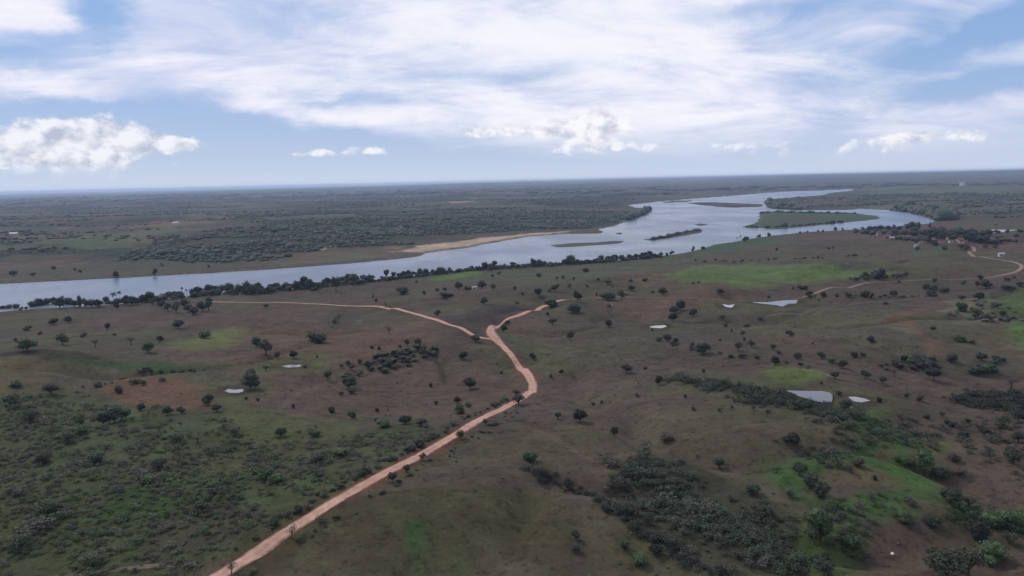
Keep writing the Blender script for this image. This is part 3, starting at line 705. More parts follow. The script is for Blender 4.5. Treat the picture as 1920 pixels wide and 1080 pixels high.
# (x, y of the foot, width, height, kind) in photo pixels
TREES = {
 'the left pasture below the river': """101 609 16 11 R;128 605 13 11 R;202 618 11 12 R;52 620 14 9 D;51 658 30 21 G;118 647 26 19 L;157 633 12 9 D;179 652 18 16 B;246 647 18 16 B;
   278 661 22 18 G;300 642 14 12 R;335 616 20 16 R;384 634 22 14 H;303 579 16 15 L;315 584 16 16 L;331 587 20 20 L;347 578 18 17 R;352 586 18 16 L;364 590 18 14 S;379 584 18 18 R;391 582 18 18 L;392 569 12 10 R;
   498 577 10 8 R;222 737 14 14 S;252 719 20 10 H;268 722 12 9 G;30 640 8 6 D;75 628 8 6 D;215 630 7 5 D""",
 'the slope left of the fork': """595 642 36 21 S;481 651 17 17 R;499 664 32 26 L;520 672 11 13 R;551 672 16 15 R;595 671 5 5 S;634 604 16 14 B;628 606 10 9 D;730 627 14 16 B;642 689 9 9 R;653 686 11 10 R;
   697 654 7 7 S;711 656 8 8 S;716 674 9 12 R;738 670 12 14 R;735 690 11 11 R;763 649 13 13 L;784 650 18 16 L;764 685 14 12 R;793 668 16 14 R;675 682 10 9 S;821 594 15 13 L;892 641 19 14 R;869 674 18 16 R;
   882 730 28 24 R;862 776 20 18 H;858 756 14 12 R;878 763 14 10 H;808 727 7 9 S;818 758 8 7 S;707 772 9 8 S;706 792 9 9 S;655 728 27 24 R;615 713 18 18 L;572 690 8 6 S;700 560 5 11 T;706 568 6 10 T;723 579 7 14 B;
   812 655 9 7 S;770 664 10 9 S;750 655 10 10 L;660 694 16 12 L;690 690 16 13 S;720 700 12 8 S;640 742 10 8 S;660 738 16 9 S;940 700 7 5 S""",
 'the pasture behind the road fork': """908 571 14 13 R;860 543 15 15 R;876 544 15 9 S;904 541 18 14 R;925 545 14 14 L;834 546 9 9 L;821 547 9 9 L;836 556 32 9 S;925 521 9 9 R;936 515 8 8 R;965 543 8 7 S;979 553 6 5 S;
   1009 558 19 17 U;1010 522 13 10 L;1041 548 17 16 U;1068 541 11 10 L;1083 567 20 21 U;1098 512 14 10 R;1034 578 26 17 S;1076 587 26 16 R;1142 577 9 8 L;1140 563 30 15 S;1166 562 15 18 L;1150 549 9 14 P;1158 546 8 13 P;
   1181 530 11 8 R;1184 545 14 11 R;1209 527 11 6 S;1243 553 19 13 R;1224 549 6 5 S;755 552 26 14 S;590 545 14 8 S;997 584 10 9 R;838 515 6 5 S;1100 540 6 8 L;1122 527 7 8 L;1076 525 6 7 L;1120 556 6 10 L;1056 523 7 7 D;1044 524 6 6 D;
   1030 548 8 8 D;970 570 9 5 D;1140 533 20 8 L;795 552 8 7 D;781 530 7 5 D""",
 'the pasture right of the red road': """945 622 14 13 R;951 609 13 9 R;1027 592 10 9 R;1036 609 18 12 U;1069 638 15 15 U;1141 614 15 16 R;999 674 14 13 R;1053 699 10 8 S;1033 709 8 8 S;1087 792 26 26 R;1152 817 16 18 R;
   1046 786 15 14 L;1235 722 14 19 R;1250 826 26 14 D;1175 700 26 18 L;1285 748 6 9 S;1319 700 7 9 S;1112 760 8 6 S;1195 745 8 8 D;1300 770 9 8 D;1372 765 8 6 D;993 866 34 20 H;968 742 18 12 L;1128 756 6 6 S;1210 692 10 5 D;
   972 759 28 20 L;910 797 14 12 L;864 823 20 16 L;793 863 16 14 L;763 885 14 14 S;736 905 24 20 L;548 1010 24 24 B;434 1078 24 24 B;
   1440 775 10 9 L;1350 772 12 8 L;1413 770 10 10 L""",
 'the pasture around the white ponds': """1276 582 20 20 R;1264 588 18 14 R;1300 593 17 14 R;1262 602 20 15 R;1300 534 8 7 R;1350 551 16 10 R;1251 640 18 14 R;1236 637 12 8 H;1267 644 11 10 R;1316 664 29 22 R;1384 658 16 17 L;1397 641 8 10 R;
   1409 652 17 15 L;1372 624 4 7 S;1449 657 13 12 L;1453 684 16 15 R;1443 559 12 7 R;1223 621 5 5 S;1252 614 5 6 R;1310 532 4 5 S;1360 612 9 7 D;1400 614 12 7 D;1425 600 10 7 D;1355 598 14 8 L;1460 664 9 6 S;1392 627 10 7 D;1350 640 8 6 D""",
 'the right pasture by the bending road': """1481 630 16 10 R;1523 647 5 6 R;1517 557 18 12 R;1543 557 11 9 R;1591 557 14 9 R;1488 543 8 6 R;1503 543 20 9 S;1512 542 10 7 R;1741 525 9 7 R;1752 532 10 10 L;1737 544 13 10 R;1750 547 15 11 R;
   1745 556 18 10 S;1770 550 19 10 R;1806 534 11 8 R;1807 523 8 6 R;1838 525 11 9 R;1849 541 19 13 R;1832 540 10 12 L;1836 562 18 12 R;1675 556 15 10 R;1622 557 20 12 S;1634 558 8 9 R;1686 530 5 4 S;1885 528 11 8 L;1900 523 8 6 L;
   1898 541 10 7 R;1886 543 16 8 R;1912 537 14 8 R;1803 564 18 10 L;1805 585 16 16 H;1797 578 10 10 H;1834 594 20 14 L;1850 603 20 13 L;1633 642 13 10 R;1750 618 10 6 S;1800 640 20 10 H;1823 643 10 7 D;1568 557 10 6 L;1880 592 14 9 L;1870 578 14 9 L;
   1720 470 8 8 L;1455 470 8 6 R;1553 468 6 6 R;1562 467 6 6 R;1305 490 8 5 R;1320 492 10 5 R;1342 489 7 5 R;1377 493 8 4 R;1660 571 10 6 D;1890 605 8 10 L""",
 'the dry slope around the blue-grey pond': """1495 674 17 13 R;1540 672 16 12 R;1558 680 18 11 H;1580 691 20 16 R;1566 710 18 12 U;1623 710 22 14 U;1655 720 16 14 L;1677 707 24 16 B;1750 714 27 21 U;1896 730 28 22 B;1785 678 20 12 R;1840 677 18 14 R;1866 679 14 12 L;1830 701 26 12 R;
   1852 698 18 14 H;1601 670 14 9 R;1620 668 12 8 R;1585 768 24 18 R;1700 745 10 9 D;1648 755 9 11 S;1738 785 12 9 S;1767 782 12 10 L;1725 752 14 12 D;1775 795 10 9 S;1786 800 14 9 S;1845 818 22 14 L;1840 806 14 10 D;1806 822 20 12 R;1470 735 7 8 S;
   1540 722 6 7 S;1573 742 10 8 S;1595 805 26 16 L;1815 795 14 10 L""",
 'the wet hollow at lower right': """1476 836 22 16 U;1488 836 28 24 R;1348 880 30 22 L;1411 927 30 20 R;1733 893 37 42 T;1705 876 17 14 R;1764 895 34 16 S;1683 867 10 10 R;1536 1022 52 64 G;1496 1088 44 44 R;1858 1052 42 30 H;1836 1018 34 32 S;1892 1020 28 20 L;1770 1088 72 50 L;
   1815 1080 46 46 L;1480 932 22 14 L;1782 943 34 26 R;1816 950 24 18 L;1860 985 34 24 H;1890 988 40 28 H;1910 985 30 26 H;1700 980 30 16 S;1750 985 30 16 S;1540 932 30 26 S;1640 900 8 9 S;1600 1030 30 26 H;
   1610 875 20 16 D;1500 890 26 22 S;1520 912 30 24 S;1435 970 30 24 L;1230 1040 26 20 S;1190 1000 26 22 L;1170 1030 22 20 H;1200 1060 30 22 H;1080 1012 17 18 R;1080 1035 18 14 S;
   1180 966 24 22 S;1215 985 26 22 L;1135 958 20 18 S;1545 1080 40 30 L;1855 855 30 18 B;1790 865 22 14 D;1800 890 20 12 D;1900 870 30 22 L;1910 830 26 18 L;1880 800 30 20 L""",
 'the brush at lower left': """622 774 16 12 S;527 818 22 16 S;470 730 30 28 R;472 707 20 16 L;390 760 22 20 R;407 772 18 14 R;498 695 13 10 L;215 792 30 26 R;195 795 26 20 R;235 785 26 18 G;315 778 18 15 R;340 776 16 13 R;265 770 16 12 R;483 752 8 7 S;462 750 6 6 S;550 765 7 8 S;
   590 818 24 14 H;660 785 18 14 H;720 800 30 16 H;760 795 24 16 S;790 798 24 14 S;180 870 22 16 S;150 795 20 20 H;150 815 26 16 H;80 870 30 18 L;500 900 40 20 G;520 905 30 16 G;600 870 40 20 L;130 830 30 18 L;60 790 34 18 L;330 830 30 18 L;380 960 34 20 L;370 830 26 12 B;
   90 960 40 20 L;40 1030 40 24 L;170 1060 40 20 L;300 880 34 20 L;640 855 34 18 H;20 760 30 16 L;95 740 30 18 L;30 725 20 10 H;305 715 12 7 D;440 815 26 14 L""",
}
BANK = {
 'the near riverbank row at far left': "5 583 12 7 R;18 582 12 8 L;30 582 14 9 L;40 583 8 6 R;48 582 7 6 R;62 579 16 11 R;74 577 16 12 R;88 575 16 12 R;103 572 15 11 R;112 578 18 15 R;118 571 6 12 P;128 575 18 13 R;140 576 16 10 R;150 578 12 16 T;160 578 18 14 L;172 577 18 12 L;185 576 16 11 R",
 'the riverbank row by the hamlet': "200 571 12 12 R;206 568 10 8 R;214 570 12 16 P;218 580 10 12 R;225 567 8 16 P;236 572 16 14 R;248 572 18 12 R;258 571 12 10 R;270 567 14 12 R;281 564 18 14 R;288 571 12 10 R;298 570 14 11 R;318 558 14 9 R;328 557 12 8 R;337 556 11 8 R;342 555 5 13 P;350 555 6 10 P;362 555 14 10 R;372 554 18 14 R",
 'the riverbank row left of centre': "392 551 18 15 R;406 551 16 13 R;416 552 16 14 L;430 551 20 15 R;446 551 18 14 L;460 552 14 10 R;472 552 22 16 S;486 549 18 16 R;490 551 20 12 S;505 550 18 10 S;507 544 14 10 R;520 544 16 12 R;534 544 13 10 R;545 543 12 8 R;556 543 16 14 R;570 541 20 20 R;580 543 18 17 R;594 541 16 10 S;600 538 14 8 R;612 535 18 12 R;622 534 14 9 R",
 'the riverbank row in the centre': "630 548 17 24 U;641 530 12 9 R;652 529 16 12 R;662 528 16 13 R;674 535 14 8 R;682 526 16 9 R;697 524 14 7 R;725 524 11 15 U;738 523 10 11 U;748 522 10 9 R;756 520 12 10 R;766 519 12 10 R;774 518 12 8 R;788 517 12 11 R;798 516 12 11 R;812 515 10 9 R;825 513 16 11 R;838 510 10 7 R;846 509 8 6 R;860 507 8 6 R",
 'the riverbank row after the green strip': "888 504 9 8 R;898 507 12 7 S;910 506 14 13 R;920 509 12 8 R;927 501 14 11 R;938 500 8 6 R;950 499 10 8 R;962 499 14 7 R;970 503 10 8 R;975 497 10 5 R;1001 500 16 13 U;1012 499 14 10 U;1032 501 12 6 R;1040 497 10 6 R;1048 498 10 6 R;1058 496 12 8 R;1070 496 20 14 R;1082 495 12 7 R;1092 495 10 6 R;1102 494 14 7 R",
 'the riverbank row by the green bank': "1120 492 10 6 R;1127 490 14 9 R;1140 489 12 8 R;1152 488 16 9 R;1166 487 14 7 R;1180 486 12 7 R;1192 485 12 7 R;1204 484 14 9 R;1218 482 14 9 R;1226 481 10 8 R;1238 480 10 8 R;1250 480 8 6 R;1260 478 9 8 R;1299 472 8 9 R;1318 469 10 6 S;1398 453 12 8 R;1424 446 10 6 R;1440 444 10 7 R;1382 452 5 6 P;1388 450 5 7 P",
 'the riverbank row before the village': "1500 438 5 4 S;1513 437 6 4 R;1533 436 6 4 R;1543 435 6 4 R;1566 434 7 8 R;1579 433 5 5 R;1605 433 8 5 R;1618 432 10 6 R;1630 434 12 8 R;1642 434 14 8 R;1652 432 12 8 R;1665 433 12 7 R;1675 431 10 8 R;1686 433 12 7 R;1697 432 6 9 P;1703 432 10 10 R;1711 431 14 12 R;1722 431 10 10 T;1744 428 6 9 T;1752 436 14 8 R;1765 437 14 8 R",
 'the village trees at right': "1660 442 14 7 R;1676 441 14 7 R;1694 441 14 7 R;1712 444 16 8 R;1728 442 14 7 R;1742 445 18 10 R;1757 446 20 12 R;1770 448 18 10 R;1740 455 14 7 R;1722 456 12 6 R;1700 452 12 6 R;1682 450 12 6 R;1798 443 14 8 R;1812 447 18 12 R;1820 452 18 12 R;1834 455 18 9 R;1848 456 16 8 R;1862 458 16 7 R;1876 456 14 6 R;1890 455 14 6 R;1802 468 16 9 L;1812 472 14 10 L;1850 466 10 6 L;1866 466 10 6 L;1774 470 10 8 L;1754 462 10 6 S;1850 438 10 6 R;1870 438 12 6 R;1890 437 10 6 R;1910 437 12 6 R;1838 437 8 5 R;1904 456 12 6 R",
 'the far bank at left': "202 522 8 8 R;217 521 10 9 R;291 517 9 11 R;303 499 9 5 R;392 502 6 5 R;140 508 6 5 R;150 512 8 6 R;25 517 12 7 S;62 518 8 5 S;100 505 8 5 S;370 488 6 5 R",
}
ALL = []
for src, pre in ((TREES, 'trees and shrubs in '), (BANK, 'trees of ')):
    for zone, recs in src.items():
        lst = []
        for q in recs.replace('\n', ' ').split(';'):
            a = q.split()
            if len(a) == 5: lst.append([float(a[0]), float(a[1]), float(a[2]), float(a[3]) * (1.2 if src is BANK else 1.0), a[4]])
        lst.sort(key=lambda q: q[0])
        tot, cnt = {}, {}
        for q in lst: tot[q[4]] = tot.get(q[4], 0) + 1
        for q, gp in zip(lst, ground([(q[0], q[1]) for q in lst])):
            k = q[4]; cnt[k] = cnt.get(k, 0) + 1
            lb = f"{LOOK[k]}, the only one in {zone}" if tot[k] == 1 else f"{LOOK[k]}, {ORD[cnt[k] - 1]} such from left in {zone}"
            dist = np.linalg.norm(gp - CAM)
            ALL.append(dict(k=k, px=q[2] * q[3], gp=gp, w=q[2] / F * dist, h=q[3] / F * dist * 1.03, label=lb, group=pre + zone))
trees_ = sorted([a for a in ALL if a['k'] not in 'SHDP'], key=lambda a: -a['px'])
REST = trees_[295:]; rest_id = {id(a) for a in REST}
for a in ALL:
    if id(a) in rest_id: continue
    k = a['k']; shrub = k in 'SHD'
    e = bpy.data.objects.new(NAMES.get(k, 'tree'), None); col.objects.link(e); e.empty_display_size = 0.1
    e.location = a['gp']; e.rotation_euler.z = random.uniform(0, 6.28)
    s = a['w'] * random.uniform(0.95, 1.08); e.scale = (s, s, a['h'])
    tm, cm = random.choice(PROTO[k])
    obj('stem' if shrub else 'trunk', tm, None, e); obj('foliage' if shrub else 'crown', cm, None, e)
    tag(e, a['label'], 'palm' if k == 'P' else 'shrub' if shrub else 'tree', a['group'])

# ------------------------------------------------------------------ scrub that nobody could count
def scatter_poly(poly, spacing, r, edge=0, gaps=None):
    w = ground(poly)[:, :2]; lo, hi = w.min(0), w.max(0)
    nx, ny = int((hi[0] - lo[0]) / spacing) + 1, int((hi[1] - lo[1]) / spacing) + 1
    gx_, gy_ = np.meshgrid(lo[0] + np.arange(nx) * spacing, lo[1] + np.arange(ny) * spacing)
    q = np.stack([gx_.ravel(), gy_.ravel()], 1) + r.uniform(-.55, .55, (nx * ny, 2)) * spacing
    ed = edge or spacing * 2.5
    sdq = poly_sd(q, w) + ed * fbm(q[:, 0] / (spacing * 6), q[:, 1] / (spacing * 6), 200, 2)
    k = sdq > 0
    if gaps is not None: k &= (fbm(q[:, 0] / 16, q[:, 1] / 16, 205, 3) > gaps) & (r.uniform(0, 1, len(q)) < 0.25 + 0.75 * sst(0, ed * 1.6, sdq))
    return q[k]
ROADS = [MAIN, LEFT, FAR, VILL]
def clear_of(q):
    k = np.ones(len(q), bool)
    for L in ROADS:
        lo, hi = L.min(0) - 15, L.max(0) + 15
        ii = np.where(((q > lo) & (q < hi)).all(1))[0]
        if len(ii): k[ii] &= line_d(q[ii], L) > 4.6
    for _, w, _z in pond_data: k &= poly_sd(q, w) < -1.5
    return k
def bushes(name, q, size, hgt, tones, r, detail, label):
    """many irregular bushes joined into one mass; tone varies from bush to bush"""
    keep = clear_of(q) & (gz(q[:, 0], q[:, 1]) > 0.5); q = q[keep]
    n = len(q)
    if not n: return
    z = gz(q[:, 0], q[:, 1])
    if isinstance(size, np.ndarray): s, h = size[keep], hgt[keep]
    else: s = size * np.exp(r.normal(0, 0.32, n)); h = hgt * s * r.uniform(0.75, 1.25, n)
    T = np.array([srgb(*t_, LK) for t_ in tones]); kt = r.integers(0, len(T), n)
    cl = T[kt] * np.exp(r.normal(0, 0.12, (n, 1)))
    patt = fbm(q[:, 0] / 40, q[:, 1] / 40, 210, 2)
    cl = cl * (1 + 0.25 * np.clip(patt, -1, 1))[:, None]
    bases = []
    for k in range(10):
        rr = np.random.default_rng(500 + k + int(detail * 100))
        if detail == 0:
            v_, f_ = core(rr, np.array([0, 0, 0.45]), np.array([0.5, 0.5, 0.5]), ICO1, 0.3)
        elif detail == 1:
            ps = []
            for b_ in range(3):
                c_ = np.array([*rr.uniform(-.25, .25, 2), rr.uniform(0.35, 0.65)])
                ps.append(core(rr, c_, np.array([0.26, 0.26, 0.28]), ICO1, 0.3)); ps.append(leaves(rr, c_, np.array([0.32, 0.32, 0.32]), 14, 0.09))
            v_, f_ = join(ps)
        else:
            ps = []
            for b_ in range(5):
                c_ = np.array([*rr.uniform(-.28, .28, 2), rr.uniform(0.28, 0.65)])
                if detail == 2: ps.append(core(rr, c_, np.array([0.2, 0.2, 0.24]), ICO1, 0.3))
                ps.append(leaves(rr, c_, np.array([0.27, 0.27, 0.3]) * (1 if detail == 2 else 0.85), 34 if detail == 2 else 44, 0.06 if detail == 2 else 0.07))
            v_, f_ = join(ps)
        bases.append((v_, f_))
    pick = r.integers(0, 10, n); VV, FF, CC, off = [], [], [], 0
    for k in range(10):
        ii = np.where(pick == k)[0]
        if not len(ii): continue
        v_, f_ = bases[k]; nv = len(v_)
        th = r.uniform(0, 6.28, len(ii)); c_, s_ = np.cos(th), np.sin(th)
        xx = (v_[None, :, 0] * c_[:, None] - v_[None, :, 1] * s_[:, None]) * s[ii, None] + q[ii, 0, None]
        yy = (v_[None, :, 0] * s_[:, None] + v_[None, :, 1] * c_[:, None]) * s[ii, None] + q[ii, 1, None]
        zz = v_[None, :, 2] * h[ii, None] + z[ii, None] - 0.04 * h[ii, None]
        VV.append(np.stack([xx, yy, zz], -1).reshape(-1, 3))
        FF.append((f_[None] + (np.arange(len(ii)) * nv)[:, None, None]).reshape(-1, 3) + off)
        CC.append(np.repeat(cl[ii], nv, 0)); off += len(ii) * nv
    tag(obj(name, mesh_np(name, np.vstack(VV), np.vstack(FF), np.vstack(CC), detail == 0), M['scrub']), label, kind='stuff')

r = np.random.default_rng(11)
OLIVE = [(54, 60, 47), (60, 64, 50), (48, 54, 44), (66, 66, 56), (56, 66, 44)]
OLIVE2 = [(69, 79, 54), (74, 82, 57), (62, 70, 53), (75, 78, 61), (67, 82, 50)]
DARK2 = [(58, 65, 54), (64, 70, 57), (68, 69, 61), (60, 70, 54)]
GREY2 = [(70, 66, 60), (62, 60, 54), (76, 70, 64)]
DARK = [(40, 46, 40), (46, 52, 44), (52, 54, 48), (44, 52, 42)]
GREYB = [(72, 68, 61), (77, 71, 65), (64, 64, 56), (69, 71, 59)]
WETG = [(50, 68, 47), (56, 76, 50), (60, 68, 54), (48, 58, 47)]
bushes('small_trees', np.array([a['gp'][:2] for a in REST]), np.array([a['w'] for a in REST]) * 1.05, np.array([a['h'] for a in REST]), DARK, r, 1, 'many small far trees dotted over pasture, riverbank and village')
LL = [(-120, 745), (0, 738), (100, 722), (230, 760), (300, 784), (430, 800), (620, 815), (760, 800), (830, 806), (760, 858), (560, 985), (430, 1075), (-300, 1200)]
bushes('low_scrub', scatter_poly(LL, 2.6, r, 20, -0.28), 2.5, 0.50, OLIVE2 + GREY2, r, 3, 'grey-green brush covering the lower left slope')
bushes('low_scrub', scatter_poly([(160, 975), (300, 905), (430, 885), (540, 868), (450, 930), (330, 962), (200, 1005)], 3.2, r), 2.4, 0.42, [(58, 76, 46), (56, 70, 46), (64, 78, 50)], r, 3, 'bright green strip of bushes in the lower left brush')
bushes('hillside_thicket', scatter_poly([(1122, 888), (1200, 852), (1260, 868), (1310, 900), (1360, 935), (1470, 955), (1478, 1000), (1505, 1085), (1420, 1085), (1310, 1050), (1240, 1000), (1180, 950), (1150, 920)], 2.1, r, 8, -0.75), 3.3, 0.6, DARK2 + GREYB[:1], r, 3, 'dark dense thicket on the lower right hillside')
def along(pts, spacing, spread, r, n=1):
    L = smooth_line(pts, spacing); return np.vstack([L + r.normal(0, spread, L.shape) for _ in range(n)])
bushes('hedge_row', along([(985, 880), (1030, 895), (1090, 920), (1150, 955), (1210, 995), (1260, 1030), (1300, 1060), (1360, 1080)], 1.2, 1.2, r, 2), 2.6, 0.6, DARK + GREYB[:1], r, 3, 'dark hedge line running down toward the bottom edge right of centre')
bushes('hillside_thicket', scatter_poly([(1236, 708), (1330, 712), (1400, 725), (1470, 738), (1560, 762), (1640, 775), (1610, 805), (1500, 780), (1400, 758), (1300, 732)], 2.4, r, 6, -0.8), 3.6, 0.6, DARK2, r, 3, 'long dark thicket running down to the blue-grey pond')
bushes('wet_scrub', scatter_poly([(1560, 792), (1650, 785), (1740, 790), (1800, 815), (1740, 835), (1690, 855), (1650, 862), (1570, 862), (1500, 892), (1500, 930), (1478, 880)], 2.3, r, 10, -0.75), 3.1, 0.65, WETG + GREYB[:2], r, 3, 'mixed green and grey scrub in the wet hollow')
bushes('wet_scrub', scatter_poly([(1500, 925), (1600, 935), (1700, 940), (1765, 960), (1760, 990), (1680, 992), (1580, 988), (1530, 960)], 2.2, r, 8, -0.8), 2.9, 0.65, WETG + GREYB, r, 3, 'scrub band below the bright green marsh')
bushes('wet_scrub', scatter_poly([(1760, 922), (1800, 940), (1870, 962), (1960, 975), (1960, 1005), (1840, 990), (1770, 958)], 2.3, r), 3.2, 0.6, WETG, r, 3, 'green scrub band running to the right edge')
bushes('wet_scrub', scatter_poly([(1470, 1000), (1560, 965), (1625, 1000), (1610, 1090), (1470, 1090)], 2.3, r, 8, -0.3), 2.6, 0.6, WETG + OLIVE, r, 3, 'leafy scrub at the bottom right of centre')
bushes('dry_scrub', scatter_poly([(1780, 790), (1840, 775), (1960, 790), (1960, 890), (1870, 900), (1780, 850)], 6.5, r), 3.8, 0.55, GREYB, r, 3, 'scattered grey-brown scrub on the right-hand slope')
bushes('hillside_thicket', scatter_poly([(1790, 748), (1880, 735), (1990, 742), (1990, 785), (1890, 778), (1800, 762)], 2.9, r), 4.0, 0.6, DARK, r, 3, 'dark thicket at the right edge below the pasture')
bushes('hillside_thicket', scatter_poly([(1630, 682), (1700, 672), (1765, 680), (1745, 696), (1640, 697)], 4.8, r), 5.0, 0.6, DARK, r, 1, 'dark thicket strip above the flat-topped trees at right')
bushes('hillside_thicket', scatter_poly([(1800, 680), (1880, 676), (1900, 690), (1860, 704), (1800, 698)], 5.0, r), 5.0, 0.6, DARK + WETG, r, 1, 'thicket around the trees above the bare tree at right')
bushes('hillside_thicket', scatter_poly([(636, 708), (700, 678), (760, 658), (825, 648), (805, 665), (745, 690), (685, 712)], 5.5, r), 4.6, 0.55, DARK + OLIVE[:2], r, 1, 'dark thicket strip on the slope left of the fork')
bushes('dry_scrub', scatter_poly([(1780, 590), (1830, 565), (1900, 575), (1920, 605), (1850, 612), (1800, 605)], 8.0, r), 4.4, 0.5, GREYB + WETG[:1], r, 1, 'grey scrub on the hillside at the right edge')
bushes('roadside_scrub', np.vstack([along([(440, 1048), (540, 978), (640, 918), (740, 862), (830, 812), (900, 778), (950, 752)], 2.4, 1.6, r, 2)]), 2.3, 0.6, DARK + OLIVE, r, 2, 'dark scrub along the left side of the red road')
bushes('roadside_scrub', np.vstack([along([(560, 1020), (650, 962), (740, 908), (840, 850), (920, 800), (985, 765)], 4.5, 1.8, r, 1)]), 2.0, 0.5, DARK + GREYB, r, 2, 'sparse scrub along the right side of the red road')
bushes('hedge_row', along([(1600, 526), (1640, 522), (1700, 517)], 5, 4, r, 2), 5.0, 0.7, DARK, r, 1, 'dark hedge at the right end of the bright green field')
bushes('hedge_row', along([(1230, 640), (1300, 655), (1380, 668), (1440, 682), (1520, 690)], 7, 3, r, 1), 3.6, 0.6, DARK, r, 1, 'broken hedge line below the small white pond')
bushes('hedge_row', along([(160, 728), (210, 718), (250, 708), (290, 700), (380, 696)], 3.4, 1.5, r, 1), 3.0, 0.6, DARK, r, 1, 'dark hedge curving above the red bare patch at left')
bushes('hedge_row', along([(1340, 490), (1450, 487), (1560, 478), (1640, 480)], 9, 5, r, 1), 4.0, 0.5, DARK, r, 0, 'low dark hedge behind the bright green field')
bushes('hedge_row', along([(1550, 557), (1620, 557), (1680, 558), (1740, 556)], 6, 3, r, 1), 4.0, 0.5, DARK + OLIVE, r, 1, 'low hedge beside the pale cart track at right')
sp_ = scatter_poly([(0, 600), (460, 585), (900, 560), (1200, 520), (1500, 560), (1700, 560), (1960, 620), (1960, 1100), (0, 1200)], 10.0, r)
sp_ = sp_[np.hypot(sp_[:, 0], sp_[:, 1]) < 520]
bushes('pasture_tufts', sp_[fbm(sp_[:, 0] / 60, sp_[:, 1] / 60, 230, 2) > -0.1], 0.95, 0.5, GREY2 + OLIVE2, r, 1, 'small scattered tufts over the dry pasture')
bushes('riverside_scrub', along([(0, 584), (100, 577), (220, 571), (350, 557), (440, 551), (540, 545), (600, 538), (720, 526), (830, 513), (900, 506), (1000, 500), (1150, 491), (1240, 481)], 4, 5, r, 3), 6.0, 0.68, DARK, r, 1, 'dark undergrowth under the near riverbank trees')
# woodland on the far bank, read as one mass
wp = np.vstack([scatter_poly([(230, 486), (300, 445), (420, 430), (560, 412), (700, 402), (900, 402), (1100, 396), (1215, 396), (1205, 402), (1150, 418), (1100, 428), (1000, 430), (900, 437), (780, 455), (720, 462), (600, 468), (540, 486), (430, 492), (320, 488)], 9.5, r)])
wp = wp[fbm(wp[:, 0] / 320, wp[:, 1] / 130, 240, 4) > -0.12]
FARW = [(57, 67, 58), (64, 72, 61), (53, 62, 54), (70, 74, 64), (72, 69, 62)]
bushes('far_woodland', wp, 7.0, 0.42, FARW, r, 0, 'dark woodland on the far bank of the river')
wq = scatter_poly([(-250, 520), (0, 500), (300, 470), (700, 455), (1180, 384), (1180, 366), (900, 362), (400, 374), (-250, 392)], 24, r)
wq = wq[fbm(wq[:, 0] / 520, wq[:, 1] / 230, 250, 4) > 0.2]
bushes('far_woodland', wq, 9.0, 0.42, FARW, r, 0, 'broken tree belts between the far fields')
we_ = scatter_poly([(1440, 374), (1600, 366), (1920, 362), (2100, 370), (2100, 430), (1760, 412), (1700, 396), (1620, 390), (1446, 390)], 19, r)
we_ = we_[fbm(we_[:, 0] / 240, we_[:, 1] / 140, 260, 4) > 0.2]
bushes('far_woodland', we_, 8.5, 0.45, FARW, r, 0, 'tree belts beyond the river bend at right')
bushes('far_woodland', scatter_poly([(1678, 394), (1700, 390), (1760, 396), (1790, 408), (1752, 416), (1720, 402)], 13, r), 14.0, 0.8, FARW, r, 0, 'dark trees along the outer bank of the river bend')
bushes('far_woodland', along([(1180, 413), (1213, 400), (1220, 397), (1213, 391)], 8, 5, r, 2), 12.0, 0.8, FARW, r, 0, 'dark trees on the tip of the far bank')
bushes('island_scrub', np.vstack([along([(1424, 402), (1440, 398), (1500, 399.5), (1560, 400.5), (1600, 401)], 8, 3, r, 2), along([(1396, 425), (1440, 428), (1500, 424), (1580, 416)], 8, 3, r, 1), along([(1225, 449), (1260, 443), (1285, 436), (1314, 432.5)], 8, 2, r, 2)]), 7.0, 0.6, FARW + WETG[:2], r, 0, 'green scrub on the river islands')
bushes('far_woodland', along([(1440, 377), (1436, 385), (1445, 390), (1500, 392.5)], 12, 5, r, 2), 12.0, 0.7, FARW, r, 0, 'dark shore trees between the two river channels')
vq = scatter_poly([(1600, 436), (1700, 434), (1800, 436), (1920, 448), (1900, 462), (1800, 458), (1720, 455), (1640, 445)], 17, r)
bushes('village_greenery', vq[fbm(vq[:, 0] / 90, vq[:, 1] / 90, 270, 2) > -0.05], 9.0, 0.7, DARK, r, 0, 'garden greenery among the village houses')

wh = scatter_poly([(-250, 392), (400, 374), (900, 362), (1180, 366), (1440, 358), (1600, 352), (2100, 344), (2100, 338), (1500, 346), (960, 353), (400, 364), (-250, 380)], 120, r)
wh = wh[fbm(wh[:, 0] / 1300, wh[:, 1] / 1000, 280, 3) > 0.02]
bushes('far_woodland', wh, 60.0, 0.16, FARW, r, 0, 'distant tree belts below the horizon')

